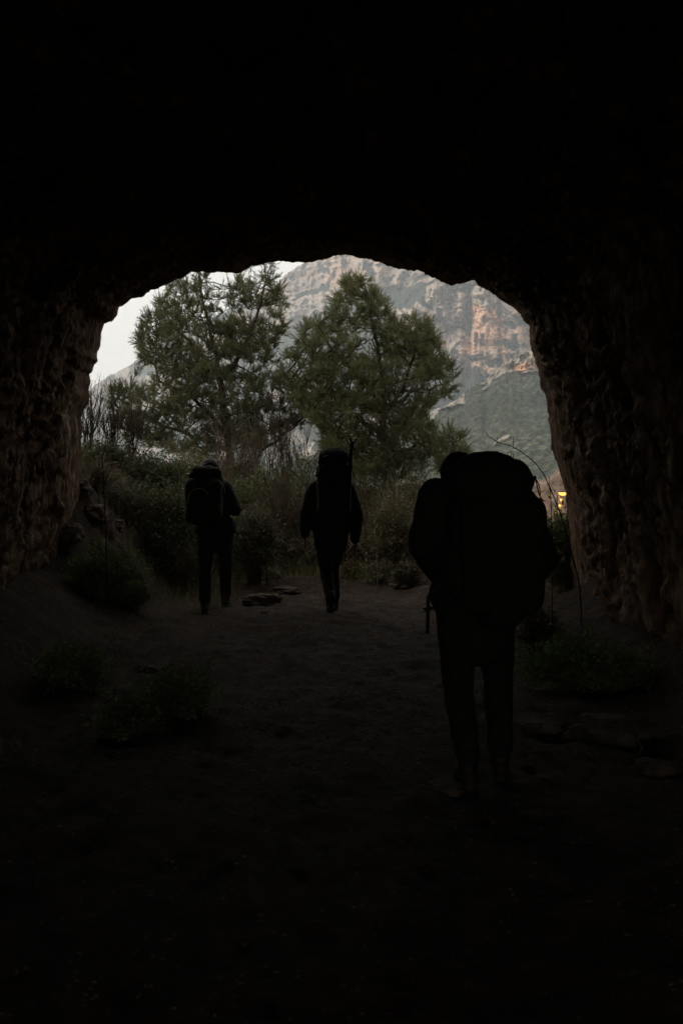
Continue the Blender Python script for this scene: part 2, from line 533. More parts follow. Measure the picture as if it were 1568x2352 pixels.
# ------------------------------------------------------------------ mountain and hill
def relief(name, xs, sky, base, r0, r1, rockf, ochref, mat, amp, ny, fscale, kvar, crown_m, cliff_low=.12):
    S = np.interp(xs, [p[0] for p in sky], [p[1] for p in sky])
    S = S + 5 * fscale * fbm(np.stack([xs / 28, xs * 0, xs * 0], -1), 4, 5)
    t = np.linspace(0, 1, ny)
    Xp = xs[:, None] + 0 * t
    Yp = base + (S[:, None] - base) * t[None]
    wx = 16 * fbm(np.stack([Xp / 40, Yp / 40, 0 * Xp], -1), 3, 71)
    wy = 12 * fbm(np.stack([Xp / 40, Yp / 40, 0 * Xp + 9], -1), 3, 72)
    rock = rockf(Xp + wx, Yp + wy)
    ochre = ochref(Xp + .5 * wx, Yp + .5 * wy)
    # soften
    def blur(a, n):
        for _ in range(n):
            a[1:-1] = (a[:-2] + 2 * a[1:-1] + a[2:]) / 4
            a[:, 1:-1] = (a[:, :-2] + 2 * a[:, 1:-1] + a[:, 2:]) / 4
        return a
    rock, ochre = blur(rock.astype(float), 3), blur(ochre.astype(float), 3)
    rate = 1 - (1 - cliff_low) * rock
    c = np.concatenate([np.zeros((len(xs), 1)), np.cumsum(rate[:, 1:], 1)], 1)
    c /= c[:, -1:]
    k = np.interp(xs, kvar[0], kvar[1])[:, None]
    R = (r0 + (r1 - r0) * c) * k
    but = ridge(np.stack([Xp / 46, Yp / 100, 0 * Xp], -1), 4, 13)
    but2 = ridge(np.stack([Xp / 17, Yp / 26, 0 * Xp], -1), 3, 15)
    ledge = ridge(np.stack([Xp / 90, (Yp + .22 * Xp + wy) / 17, 0 * Xp], -1), 3, 23)
    gul = fbm(np.stack([(Xp + .7 * Yp) / 70, Yp / 130, 0 * Xp], -1), 4, 27)
    fine_ = fbm(np.stack([Xp / 5, Yp / 5, 0 * Xp], -1), 3, 29)
    R = R - amp * (rock * (.85 * but + .45 * but2 + .28 * ledge) + (1 - rock) * (.9 * gul)) \
        - amp * .07 * fine_ * (.15 + .85 * rock) 
    P = at(Xp, Yp, R)
    cell = crown_m
    q_ = np.stack([P[..., 0] / cell, P[..., 1] / (cell * 1.6), 0 * Xp], -1)
    P[..., 2] += (1 - rock) * cell * (.4 * fbm(q_, 2, 61) + .5 * fbm(q_ / 3.5, 2, 63) + 1.2 * fbm(q_ * [1, .6, 1] / 14, 2, 64))
    at1 = rock
    # ground behind the skyline falls away, ground below runs down to the valley
    pre = P[:, :1].copy()
    pre[..., 1] -= .12 * r0
    pre[..., 2] = -9
    post = P[:, -1:].copy()
    post[..., 1] += .25 * r0
    post[..., 2] -= .06 * r0
    post2 = post.copy()
    post2[..., 1] += .25 * r0
    post2[..., 2] = -9
    P = np.concatenate([pre, P, post, post2], 1)
    pad = lambda a: np.concatenate([a[:, :1], a, a[:, -1:], a[:, -1:]], 1)
    o = mesh(name, P, [grid_faces(P.shape[0], P.shape[1])[:, ::-1]], mat, attrs={'rock': pad(at1), 'ochre': pad(ochre)})
    return tag(o, kind='structure')


sky_m = [(-900, 1050), (0, 1010), (150, 925), (205, 893), (250, 866), (285, 846), (312, 828), (360, 800), (400, 775), (500, 722), (580, 680),
         (640, 648), (662, 627), (700, 604), (735, 570), (800, 520), (900, 500), (1050, 520), (1200, 540), (1400, 600), (1700, 700), (2500, 900)]


def rock_m(x, y):
    a = inpoly(x, y, [(560, 560), (700, 500), (1100, 480), (1080, 630), (980, 655), (860, 660), (780, 690), (690, 740), (600, 800), (480, 860), (400, 800)])
    b_ = inpoly(x, y, [(990, 660), (1090, 600), (1500, 560), (1500, 860), (1180, 850), (1140, 865), (1060, 842), (1030, 830), (995, 815), (960, 780), (905, 770), (900, 720), (960, 700)])
    c_ = inpoly(x, y, [(150, 880), (300, 820), (420, 800), (420, 900), (300, 940), (200, 930)])
    d_ = inpoly(x, y, [(620, 690), (700, 730), (640, 900), (560, 960), (560, 760)])
    e_ = ((x - 905) / 16) ** 2 + ((y - 715) / 12) ** 2 < 1
    e2 = ((x - 935) / 14) ** 2 + ((y - 693) / 9) ** 2 < 1
    low = (y > 880) & (x < 900)
    r = np.where(a, .82, 0) + np.where(d_, .35, 0)
    r = np.maximum(r, np.where(c_, .55, 0))
    r = np.maximum(r, np.where(b_, 1.0, np.where(e_, .6, 0)))
    r = np.maximum(r, np.where(low, .45, 0))
    # shrubby gullies through the cliffs
    gl = fbm(np.stack([x / 55, y / 30, 0 * x], -1), 3, 88)
    r = r - .75 * sm(.22, .5, gl) * (r > 0)
    return np.clip(r, 0, 1)


def och_m(x, y):
    a = inpoly(x, y, [(1075, 700), (1130, 705), (1170, 760), (1175, 800), (1160, 850), (1060, 845), (1062, 800), (1085, 770)])
    b_ = inpoly(x, y, [(1180, 720), (1240, 700), (1240, 790), (1190, 780)])
    c_ = inpoly(x, y, [(760, 560), (900, 560), (900, 620), (850, 640), (760, 660), (730, 640)])
    d_ = inpoly(x, y, [(1000, 770), (1025, 765), (1025, 795), (1000, 795)])
    return np.clip(np.where(a, .85, 0) + np.where(b_, .6, 0) + np.where(c_, .36, 0) + np.where(d_, .6, 0) + .12, 0, 1)


xm = np.concatenate([np.linspace(-900, 160, 60)[:-1], np.arange(160, 1330, 1.7), np.linspace(1332, 2500, 70)])
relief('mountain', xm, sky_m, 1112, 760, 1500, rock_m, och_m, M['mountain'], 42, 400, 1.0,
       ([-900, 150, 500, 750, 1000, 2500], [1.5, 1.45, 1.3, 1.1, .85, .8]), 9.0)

sky_h = [(-900, 1100), (300, 1092), (600, 1070), (800, 1035), (900, 1000), (980, 955), (1020, 932), (1050, 915), (1085, 890), (1112, 875), (1140, 850), (1165, 828),
         (1195, 812), (1230, 800), (1300, 775), (1500, 700), (1800, 640), (2500, 600)]


def rock_h(x, y):
    s = np.interp(x, [p[0] for p in sky_h], [p[1] for p in sky_h])
    wdt = 13 + 12 * sm(1130, 1180, x)
    a = (y - s < wdt + 8 * np.sin(x / 11.0)) & (x > 980)
    b_ = inpoly(x, y, [(1150, 800), (1300, 760), (1300, 850), (1225, 858), (1190, 862), (1186, 838), (1165, 850)])
    c_ = inpoly(x, y, [(1112, 870), (1128, 868), (1118, 905), (1108, 902)])
    return np.clip(np.where(a, .75, 0) + np.where(b_, .9, 0) + np.where(c_, .9, 0), 0, 1)


def och_h(x, y):
    a = inpoly(x, y, [(1184, 838), (1216, 832), (1214, 850), (1188, 862)])
    b_ = inpoly(x, y, [(1216, 820), (1260, 815), (1260, 850), (1216, 850)])
    return np.clip(np.where(a, 1.0, 0) + np.where(b_, .45, 0) + .05, 0, 1)


xh = np.concatenate([np.linspace(-900, 850, 60)[:-1], np.arange(850, 1340, 1.2), np.linspace(1342, 2500, 60)])
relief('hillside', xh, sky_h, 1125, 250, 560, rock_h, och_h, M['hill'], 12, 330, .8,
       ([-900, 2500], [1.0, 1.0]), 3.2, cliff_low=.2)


# ------------------------------------------------------------------ rocks
def boulder(name, c, size, label, cat='rock', seed=0, mat=None, group=None, rot=0, sink=.3):
    n1, n2 = 30, 44
    th_ = np.linspace(0, pi, n1)[:, None]
    ph = np.linspace(0, 2 * pi, n2, endpoint=False)[None]
    D = np.stack([np.sin(th_) * np.cos(ph), np.sin(th_) * np.sin(ph), np.cos(th_) + 0 * ph], -1)
    r = 1 + .32 * fbm(D * 1.3 + seed * 7.7, 3, seed) - .3 * np.abs(fbm(D * 3.0 + seed, 4, seed + 5))
    D = D * r[..., None]
    D[..., 2] = np.tanh(D[..., 2] * 1.3) / 1.1
    V = D * np.array(size) / 2
    ca, sa = math.cos(rot), math.sin(rot)
    V = np.stack([V[..., 0] * ca - V[..., 1] * sa, V[..., 0] * sa + V[..., 1] * ca, V[..., 2]], -1) + np.array(c)
    V[..., 2] += size[2] * (.5 - sink)
    o = mesh(name, V - np.array(c), [grid_faces(n1, n2, True)[:, ::-1]], mat or M['stone'])
    o.location = [float(q_) for q_ in c]
    return tag(o, label, cat, group)


def gpt(px, py, Y=None):
    """point on the ground seen at px,py"""
    Ys = np.linspace(2.5, 15, 600)
    P = at(px, py, Ys)
    g_ = gh(P[:, 0], P[:, 1], False)
    k = np.argmax(P[:, 2] <= g_)
    if not (P[:, 2] <= g_).any():
        k = -1
    return np.array([P[k, 0], P[k, 1], g_[k]])


boulder('rock', gpt(603, 1392), (.52, .4, .26), 'dark flat rock on the path between the left and middle walkers', seed=3)
boulder('rock', gpt(655, 1362), (.42, .35, .13), 'low flat stone just behind the dark rock on the path', seed=5)
boulder('rock', gpt(925, 1352), (.34, .3, .16), 'half buried stone right of the middle walker at the path edge', seed=8)
boulder('rock', gpt(608, 1412), (.1, .09, .07), 'small stone in front of the dark flat rock', seed=9)
boulder('rock', gpt(1000, 1400), (.3, .26, .1), 'low stone by the left leg of the nearest walker', seed=12)
boulder('rock', gpt(1400, 1700), (.5, .4, .22), 'large stone at the foot of the right cave wall', seed=14)
boulder('rock', gpt(1500, 1780), (.26, .2, .12), 'smaller stone beside the large one at the right wall', seed=15)
boulder('rock', gpt(345, 1545), (.24, .2, .1), 'pale stone on the earth among the left plants', seed=18)
boulder('rock', gpt(1240, 1680), (.3, .22, .08), 'flat slab near the right boot of the nearest walker', seed=21)
boulder('rock', gpt(1020, 1822), (.22, .2, .08), 'rounded stone beside the left boot of the nearest walker', seed=22)
p0 = at(1152, 1012, 300)
boulder('rock_outcrop', p0, (6.0, 4, 1.7), 'small pale rock outcrop alone on the wooded slope', 'outcrop', seed=31,
        mat=simple('pale_rock', (.16, .15, .13), (.42, .38, .32), 1.2, bs=.6, bd=.3), rot=.0, sink=.4)
bpy.data.objects['rock_outcrop'].rotation_euler = (0, R_(-34), 0)

# pebbles and litter nobody could count
mb = MB()
N = 3600
px_ = rng.uniform(-2.2, 2.4, N)
py_ = rng.uniform(2.6, 15, N)
hz = gh(px_, py_)
sz_ = np.minimum(rng.gamma(2.0, .0028, N) + .0025, .011)
O8 = np.array([[1, 0, 0], [0, 1, 0], [-1, 0, 0], [0, -1, 0], [0, 0, .7], [0, 0, -.7]], float)
F8 = np.array([[0, 1, 4], [1, 2, 4], [2, 3, 4], [3, 0, 4], [1, 0, 5], [2, 1, 5], [3, 2, 5], [0, 3, 5]])
an = rng.uniform(0, pi, N)
Vv = O8[None] * rng.uniform(.6, 1.5, (N, 6, 1)) * sz_[:, None, None]
ca, sa = np.cos(an)[:, None], np.sin(an)[:, None]
Vv = np.stack([Vv[..., 0] * ca - Vv[..., 1] * sa, Vv[..., 0] * sa + Vv[..., 1] * ca, Vv[..., 2]], -1) + np.stack([px_, py_, hz + .002], -1)[:, None]
mb.add(Vv, (F8[None] + (np.arange(N) * 6)[:, None, None]).reshape(-1, 3))
tag(mb.build('gravel', M['stone'], smooth=False), 'scattered small stones on the cave floor', 'gravel', kind='stuff')
mb = MB()
N = 2600
px_ = rng.uniform(-2.4, 2.6, N)
py_ = rng.uniform(2.6, 16, N)
P = np.stack([px_, py_, gh(px_, py_) + .006], -1)
D = rng.normal(size=(N, 3)) * [1, 1, .12]
mb.leaves(P, D, rng.uniform(.01, .04, N), rng.uniform(.003, .01, N), True)
tag(mb.build('leaf_litter', M['twig']), 'dry leaves and bits of straw on the cave floor', 'leaf litter', kind='stuff')


# ------------------------------------------------------------------ pines
def polyline(pts, step):
    pts = np.asarray(pts, float)
    L = np.concatenate([[0], np.cumsum(np.linalg.norm(np.diff(pts, axis=0), axis=1))])
    n = max(2, int(L[-1] / step) + 1)
    t = np.linspace(0, L[-1], n)
    return np.stack([np.interp(t, L, pts[:, k]) for k in range(3)], -1)


def pine(name, label, poly, Y0, depth, stems, natt, seed, mat, dens_thr=-.15, shoots=4, step=.16, group=None, rbase=.11, nl=.085):
    r = np.random.default_rng(seed)
    poly = np.array(poly, float)
    lo, hi = poly.min(0), poly.max(0)
    A = []
    tries = 0
    while len(A) < natt and tries < 200:
        tries += 1
        x = r.uniform(lo[0], hi[0], 4000)
        y = r.uniform(lo[1], hi[1], 4000)
        ok = inpoly(x, y, poly)
        x, y = x[ok], y[ok]
        # half width at this height
        u_ = 2 * np.abs(x - (lo[0] + hi[0]) / 2) / (hi[0] - lo[0])
        hgt = (y - lo[1]) / (hi[1] - lo[1])
        dd = depth * np.sqrt(np.clip(1 - .8 * u_ ** 2, .05, 1)) * np.clip(.4 + 1.3 * hgt, .3, 1)
        e = r.uniform(-1, 1, len(x)) * dd
        P = at(x, y, Y0 + e)
        nz = fbm(P * [1.05, 1.05, 2.3] + seed, 2, seed)
        P = P[nz > dens_thr]
        A += list(P)
    A = np.array(A[:natt])
    nodes, par = [], []
    for si, st_ in enumerate(stems):
        pl = polyline(st_, step)
        start = len(nodes)
        if si == 0:
            p_ = -1
        else:
            N0 = np.array(nodes)
            p_ = int(np.argmin(np.linalg.norm(N0 - pl[0], axis=1)))
            pl = pl[1:]
        jit = r.normal(size=pl.shape) * .018
        for k, w in enumerate(pl + jit):
            nodes.append(w)
            par.append(p_)
            p_ = len(nodes) - 1
    nodes = [np.array(n_) for n_ in nodes]
    NP = np.array(nodes)
    D2 = ((A[:, None] - NP[None]) ** 2).sum(-1)
    # prefer joining lower than the target so the limbs rise
    near = D2.argmin(1)
    nd = D2.min(1)
    alive = np.ones(len(A), bool)
    kill = (step * 1.25) ** 2
    for it in range(140):
        alive &= nd > kill
        if not alive.any():
            break
        idx = np.nonzero(alive)[0]
        NPa = np.array(nodes)
        dv = A[idx] - NPa[near[idx]]
        dv /= np.linalg.norm(dv, axis=1, keepdims=True)
        acc = np.zeros((len(NPa), 3))
        np.add.at(acc, near[idx], dv)
        gi = np.nonzero(np.abs(acc).sum(1) > 0)[0]
        g_ = acc[gi]
        g_ /= np.linalg.norm(g_, axis=1, keepdims=True) + 1e-9
        g_ += [0, 0, .12]
        g_ += r.normal(size=g_.shape) * .12
        g_ /= np.linalg.norm(g_, axis=1, keepdims=True)
        new = NPa[gi] + g_ * step
        base = len(nodes)
        for k in range(len(gi)):
            nodes.append(new[k])
            par.append(int(gi[k]))
        d2 = ((A[:, None] - new[None]) ** 2).sum(-1)
        j = d2.argmin(1)
        mn = d2.min(1)
        better = mn < nd
        nd[better] = mn[better]
        near[better] = base + j[better]
        if len(nodes) > 14000:
            break
    NPa = np.array(nodes)
    par = np.array(par)
    # radii
    rr = np.zeros(len(NPa))
    nch = np.zeros(len(NPa), int)
    for i in range(len(NPa) - 1, -1, -1):
        if nch[i] == 0:
            rr[i] = .0045 ** 2.35
        if par[i] >= 0:
            rr[par[i]] += rr[i]
            nch[par[i]] += 1
    rr = rr ** (1 / 2.35)
    rr = rr * min(1.6, rbase / rr[0]) if rr[0] > 0 else rr
    rr = np.clip(rr, .0035, rbase)
    seg = np.nonzero(par >= 0)[0]
    mbt = MB()
    P = np.stack([NPa[par[seg]], NPa[seg]], 1)
    rad = np.stack([rr[par[seg]], rr[seg]], 1)
    rad[:, 0] = np.minimum(rad[:, 0], rad[:, 1] * 1.35)
    thick = rad[:, 1] > .016
    if thick.any():
        mbt.tubes(P[thick], rad[thick], 6)
    mbt.tubes(P[~thick], rad[~thick], 3)
    root = thing(name, NPa[0], label, 'pine tree', group)
    mbt.build('trunk', M['bark'], root)
    # shoots with needles on the thin ends
    thin = np.nonzero((rr < .0115) & (par >= 0))[0]
    w = np.where(nch[thin] == 0, 1.0, .55)
    pick = np.repeat(thin, r.poisson(shoots * 2.5 * w))
    base = NPa[pick]
    gd = NPa[pick] - NPa[par[pick]]
    gd /= np.linalg.norm(gd, axis=1, keepdims=True)
    dr = gd * .9 + [0, 0, .55] + r.normal(size=gd.shape) * .62
    dr /= np.linalg.norm(dr, axis=1, keepdims=True)
    L = r.uniform(.08, .28, len(pick))
    mid_ = base + dr * L[:, None] * .5
    end = mid_ + (dr * .75 + [0, 0, .42]) * L[:, None] * .5
    C = bez(base, mid_, end, 4)
    mbc = MB()
    mbc.tubes(C, np.array([.0035, .003, .0025, .002])[None], 3)
    nn_ = 24
    tt = r.uniform(.15, 1.0, (len(pick), nn_))
    t3 = tt[..., None]
    PP = (1 - t3) ** 2 * base[:, None] + 2 * t3 * (1 - t3) * mid_[:, None] + t3 ** 2 * end[:, None]
    dd = dr[:, None] * 1.15 + [0, 0, .25] + r.normal(size=PP.shape) * .42
    PP, dd = PP.reshape(-1, 3), dd.reshape(-1, 3)
    mbc.blades(PP, dd, r.uniform(.7, 1.25, len(PP)) * nl, .0072)
    mbc.build('crown', mat, root, smooth=False)
    open('/tmp/cnt.txt', 'a').write(f'{name} {len(NPa)} {len(pick)} {len(PP)}\n') if 0 else None
    print(name, 'nodes', len(NPa), 'shoots', len(pick), 'needles', len(PP))
    return root


YL = 21.0
gz = lambda px, Y: (lambda p: [p[0], p[1], float(gh(p[0], p[1], False)) - .1])(at(px, 1100, Y))
stL = [
    [gz(548, YL), at(535, 1100, YL), at(522, 1010, YL), at(516, 930, YL), at(506, 870, YL), at(494, 810, YL), at(476, 740, YL + .2), at(462, 660, YL + .3), at(455, 600, YL + .3)],
    [at(510, 880, YL), at(545, 820, YL - .1), at(575, 760, YL - .3), at(603, 690, YL - .4), at(610, 620, YL - .4), at(606, 590, YL - .4)],
    [at(500, 850, YL), at(450, 800, YL + .4), at(400, 750, YL + .8), at(372, 700, YL + .9)],
    [at(522, 1010, YL), at(490, 960, YL - .4), at(430, 900, YL - .8), at(370, 880, YL - 1.0)],
    [at(538, 1080, YL), at(600, 1040, YL - .5), at(665, 985, YL - 1.0), at(720, 935, YL - 1.3), at(745, 915, YL - 1.3)],
    [at(524, 1030, YL), at(440, 1000, YL + .4), at(350, 965, YL + .7), at(285, 930, YL + .9)],
]
polyL = [(425, 600), (455, 590), (486, 610), (496, 655), (506, 690), (522, 670), (535, 640), (560, 612), (585, 585), (622, 582), (634, 640), (648, 668), (662, 700), (655, 740),
         (640, 790), (622, 830), (596, 858), (585, 880), (640, 868), (690, 890), (735, 930), (740, 985), (700, 1010), (660, 985), (620, 1010), (560, 1060),
         (480, 1062), (380, 1040), (300, 1020), (258, 980), (250, 925), (262, 888), (300, 888), (340, 898), (350, 880), (330, 850), (316, 800), (320, 745),
         (345, 735), (362, 700), (372, 668), (395, 648)]
pine('pine_tree', 'broad dark pine with a forked open top, left of the pointed pine', polyL, YL, 1.5, stL, 4400, 3, M['needle'], .0, 5, .15,
     'pines beyond the cave mouth')
YR = 19.5
stR = [
    [gz(888, YR), at(886, 1120, YR), at(884, 1000, YR), at(880, 900, YR), at(868, 800, YR), at(850, 720, YR), at(836, 652, YR)],
    [at(884, 960, YR), at(925, 890, YR - .4), at(948, 820, YR - .6), at(957, 745, YR - .7)],
    [at(882, 930, YR), at(820, 860, YR - .5), at(760, 800, YR - .7), at(730, 750, YR - .8)],
    [at(884, 1000, YR), at(800, 950, YR + .3), at(720, 900, YR + .5), at(665, 850, YR + .6)],
    [at(882, 940, YR), at(950, 900, YR + .5), at(1010, 885, YR + .8), at(1045, 870, YR + .9)],
    [at(886, 1060, YR), at(960, 1020, YR - .5), at(990, 1010, YR - .7)],
]
polyR = [(832, 634), (846, 645), (858, 668), (870, 690), (888, 705), (902, 745), (918, 760), (936, 735), (950, 722), (978, 735), (992, 752), (1000, 790), (1016, 828), (1052, 858),
         (1060, 885), (1035, 912), (1000, 935), (985, 965), (1000, 1000), (998, 1050), (960, 1090), (880, 1120), (800, 1080), (742, 1030), (728, 985),
         (690, 940), (652, 905), (642, 850), (660, 800), (690, 765), (712, 742), (742, 745), (762, 728), (766, 690), (784, 660), (810, 648), (820, 638)]
pine('pine_tree', 'pointed conical pine standing behind the middle walker', polyR, YR, 1.6, stR, 4400, 11, M['needle2'], -.07, 5, .15,
     'pines beyond the cave mouth')
polyS = [(1040, 982), (1055, 1000), (1068, 1030), (1072, 1060), (1050, 1085), (1010, 1090), (1000, 1060), (1010, 1025), (1025, 1000)]
pine('pine_tree', 'small young pine top rising just above the nearest walker', polyS, 18.0, .4, [[gz(1038, 18), at(1038, 1090, 18), at(1040, 990, 18)]], 330, 17,
     M['needle2'], -.4, 4, .11, 'pines beyond the cave mouth', .04)


# ------------------------------------------------------------------ shrubs
def bush(name, label, cat, px, top, half, Y, kind, leafm, n_leaf, seed, lsize=.045, stemm=None, group=None, base=None, dep=None, foot=None):
    r = np.random.default_rng(seed)
    c = at(px, top, Y)
    gz_ = float(gh(c[0], Y, False)) - .03
    if foot is not None:
        gz_ = foot
    hw = half / F * Y
    H = c[2] - gz_
    dp = dep or hw * .8
    root = thing(name, (c[0], Y, gz_), label, cat, group)
    ms = MB()
    n = 80 if kind != 'cane' else 200
    n_leaf = int(n_leaf * (2.6 if kind != 'low' else 1.6))
    ang = r.uniform(0, 2 * pi, n)
    rad_ = np.sqrt(r.uniform(0, 1, n))
    hh = H * r.uniform(.45, 1.0, n) * np.sqrt(1 - .72 * rad_ ** 2)
    tip = np.stack([c[0] + hw * rad_ * np.cos(ang), Y + dp * rad_ * np.sin(ang), gz_ + hh], -1)
    b0 = np.stack([c[0] + hw * .35 * r.normal(size=n) * .6, Y + dp * .35 * r.normal(size=n) * .6, np.full(n, gz_)], -1)
    if kind == 'cane':
        b0 = np.stack([c[0] + hw * r.uniform(-1, 1, n), Y + dp * r.uniform(-1, 1, n), np.full(n, gz_)], -1)
        tip = b0 + np.stack([r.normal(size=n) * hw * 1.1, r.normal(size=n) * dp * .6, H * r.uniform(.05, .8, n)], -1)
        ctl = (b0 + tip) / 2 + np.array([0, 0, 1.0]) * (H * r.uniform(.5, 1.05, n))[:, None]
    else:
        ctl = b0 * .55 + tip * .45 + np.array([0, 0, 1.0]) * (H * .3)
    C = wiggle(bez(b0, ctl, tip, 9), .012)
    rr = np.linspace(.011, .0035, 9)[None] * r.uniform(.6, 1.2, (n, 1))
    ms.tubes(C, rr, 3)
    if kind == 'cane':
        m_ = 16
        a0 = np.stack([c[0] + hw * 1.3 * r.uniform(-1, 1, m_), Y - dp * r.uniform(.2, 1, m_), np.full(m_, gz_)], -1)
        a1_ = a0 + np.stack([r.choice([-1, 1], m_) * hw * r.uniform(.8, 2, m_), r.normal(size=m_) * .2, H * r.uniform(0, .5, m_)], -1)
        cc_ = (a0 + a1_) / 2 + np.array([0, 0, 1.0]) * (H * r.uniform(.7, 1.5, m_))[:, None]
        ms.tubes(wiggle(bez(a0, cc_, a1_, 14), .008), np.linspace(.013, .005, 14)[None], 4)
    # side twigs
    nt_ = n * 14
    ci = r.integers(0, n, nt_)
    ti = r.integers(3, 9, nt_)
    s0 = C[ci, ti]
    dv = r.normal(size=(nt_, 3)) * [1, 1, .7] + [0, 0, .45]
    dv /= np.linalg.norm(dv, axis=1, keepdims=True)
    Ls = r.uniform(.1, .42, nt_) * (1 if kind != 'low' else .45)
    e0 = s0 + dv * Ls[:, None]
    Tw = wiggle(bez(s0, (s0 + e0) / 2 + r.normal(size=(nt_, 3)) * .03, e0, 5), .008)
    ms.tubes(Tw, np.linspace(.004, .0018, 5)[None], 3)
    ms.build('stems', stemm or M['twig'], root)
    if n_leaf:
        ml = MB()
        k = r.integers(0, nt_, n_leaf)
        q_ = r.integers(1, 5, n_leaf)
        P = Tw[k, q_] + r.normal(size=(n_leaf, 3)) * .03
        D = r.normal(size=(n_leaf, 3)) + [0, -.15, .2]
        s_ = lsize * r.uniform(.5, 1.3, n_leaf)
        ml.leaves(P, D, s_, s_ * .55)
        ml.build('foliage', leafm, root)
    return root


G1 = 'shrubs of the thicket beyond the path'
LD, LG, LO, LL = M['leaf_dark'], M['leaf_green'], M['leaf_olive'], M['leaf_low']
bush('shrub', 'dark dense shrub on the rocky bank left of the left walker', 'shrub', 345, 1075, 88, 15.4, 'b', LD, 5200, 1, group=G1)
bush('shrub', 'leafy green shrub directly behind the head of the left walker', 'shrub', 440, 1050, 95, 17.2, 'b', LO, 5200, 2, group=G1)
bush('shrub', 'bright green broad leaved shrub between left and middle walkers', 'shrub', 590, 1072, 75, 16.4, 'b', LG, 3600, 3, .06, group=G1)
bush('shrub', 'reddish brown twiggy shrub rising above the left walker', 'shrub', 545, 1010, 65, 19.0, 'b', LO, 900, 4, .04, group=G1)
bush('shrub', 'fine twigged shrub under the gap between the two pines', 'shrub', 690, 1020, 85, 18.6, 'b', LG, 2800, 5, .04, group=G1)
bush('shrub', 'tangle of dry arching canes left of the middle walker', 'bramble', 650, 1150, 85, 15.6, 'cane', LO, 500, 6, .04, M['dry'], G1)
bush('shrub', 'dark mound of dead canes low beside the path', 'bramble', 610, 1215, 75, 15.0, 'cane', LD, 350, 7, .04, M['twig'], G1)
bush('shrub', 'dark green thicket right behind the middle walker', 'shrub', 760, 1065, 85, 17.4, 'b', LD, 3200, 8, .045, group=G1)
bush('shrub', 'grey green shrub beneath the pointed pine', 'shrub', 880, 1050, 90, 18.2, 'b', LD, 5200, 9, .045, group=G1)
bush('shrub', 'olive shrub right of the middle walker', 'shrub', 880, 1165, 70, 15.8, 'b', LO, 2600, 10, .045, M['dry'], G1)
bush('shrub', 'yellow green low shrub beside the left arm of the nearest walker', 'shrub', 925, 1225, 48, 14.7, 'b', LG, 1500, 11, .045, M['dry'], G1)
bush('shrub', 'dry arching bramble right of the hip of the middle walker', 'bramble', 860, 1200, 60, 14.9, 'cane', LO, 500, 12, .04, M['dry'], G1)
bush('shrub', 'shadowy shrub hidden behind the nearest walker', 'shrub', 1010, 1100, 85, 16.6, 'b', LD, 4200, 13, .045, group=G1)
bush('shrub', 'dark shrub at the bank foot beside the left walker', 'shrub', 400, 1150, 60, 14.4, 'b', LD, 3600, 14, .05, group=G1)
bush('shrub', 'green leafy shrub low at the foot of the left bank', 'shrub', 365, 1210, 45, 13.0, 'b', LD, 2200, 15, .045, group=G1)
bush('shrub', 'pale leaved shrub at the far left edge of the thicket', 'shrub', 255, 1040, 70, 17.6, 'b', LO, 2800, 16, .04, group=G1)
bush('shrub', 'ivy covered shrub against the right cave wall behind the nearest walker', 'shrub', 1300, 1160, 32, 11.6, 'b', LG, 1300, 17, .055, group=G1, foot=0)
bush('shrub', 'dark shrub between ivy and the right pocket of the nearest walker', 'shrub', 1225, 1200, 55, 14.6, 'b', LD, 2400, 18, .05, group=G1)
bush('shrub', 'green undergrowth clump behind the knees of the middle walker', 'shrub', 740, 1270, 60, 15.0, 'b', LO, 1700, 19, .035, group=G1)
bush('shrub', 'low grassy green clump behind the dark path rock', 'shrub', 650, 1300, 50, 14.7, 'b', LG, 900, 20, .035, group=G1)
bush('shrub', 'tall twiggy shrub filling the gap left of the broad pine trunk', 'shrub', 420, 1020, 110, 19.2, 'b', LO, 4200, 21, .04, group=G1)
bush('shrub', 'dense evergreen shrub low behind the left walker', 'shrub', 520, 1130, 70, 16.0, 'b', LD, 3400, 22, .05, group=G1)
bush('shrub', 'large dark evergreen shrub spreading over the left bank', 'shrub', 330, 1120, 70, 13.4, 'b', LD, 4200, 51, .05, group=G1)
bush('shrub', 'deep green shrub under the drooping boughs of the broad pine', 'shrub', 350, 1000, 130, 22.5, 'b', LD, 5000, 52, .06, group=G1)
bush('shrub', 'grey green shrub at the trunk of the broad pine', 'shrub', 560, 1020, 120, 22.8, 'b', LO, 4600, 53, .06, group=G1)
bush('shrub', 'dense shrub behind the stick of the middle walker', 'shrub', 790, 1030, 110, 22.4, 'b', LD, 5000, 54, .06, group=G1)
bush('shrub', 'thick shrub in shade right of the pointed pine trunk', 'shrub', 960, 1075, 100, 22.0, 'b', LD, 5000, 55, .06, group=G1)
bush('shrub', 'rounded shrub between the brambles and the pointed pine', 'shrub', 700, 1085, 90, 16.9, 'b', LD, 3600, 56, .05, group=G1)
bush('shrub', 'dark undergrowth right beside the left walker legs', 'shrub', 575, 1195, 60, 15.6, 'b', LD, 2600, 57, .045, group=G1)
bush('shrub', 'shaded shrub low behind the right hip of the middle walker', 'shrub', 810, 1180, 60, 15.7, 'b', LD, 2600, 58, .045, M['dry'], G1)
bush('shrub', 'scrubby bush clinging to the top of the left bank', 'shrub', 235, 1050, 45, 14.6, 'b', LD, 2400, 61, .045, group=G1)
bush('shrub', 'low dark scrub on the face of the left bank', 'shrub', 290, 1150, 38, 12.9, 'b', LD, 1300, 62, .04, group=G1)
bush('shrub', 'twiggy dry scrub where the left bank meets the cave wall', 'shrub', 215, 1085, 30, 12.6, 'b', LO, 500, 63, .035, M['dry'], G1)
bush('shrub', 'tall tangled shrub right of the middle walker under the pine', 'shrub', 930, 1085, 70, 15.6, 'b', LD, 2400, 64, .04, M['dry'], G1)
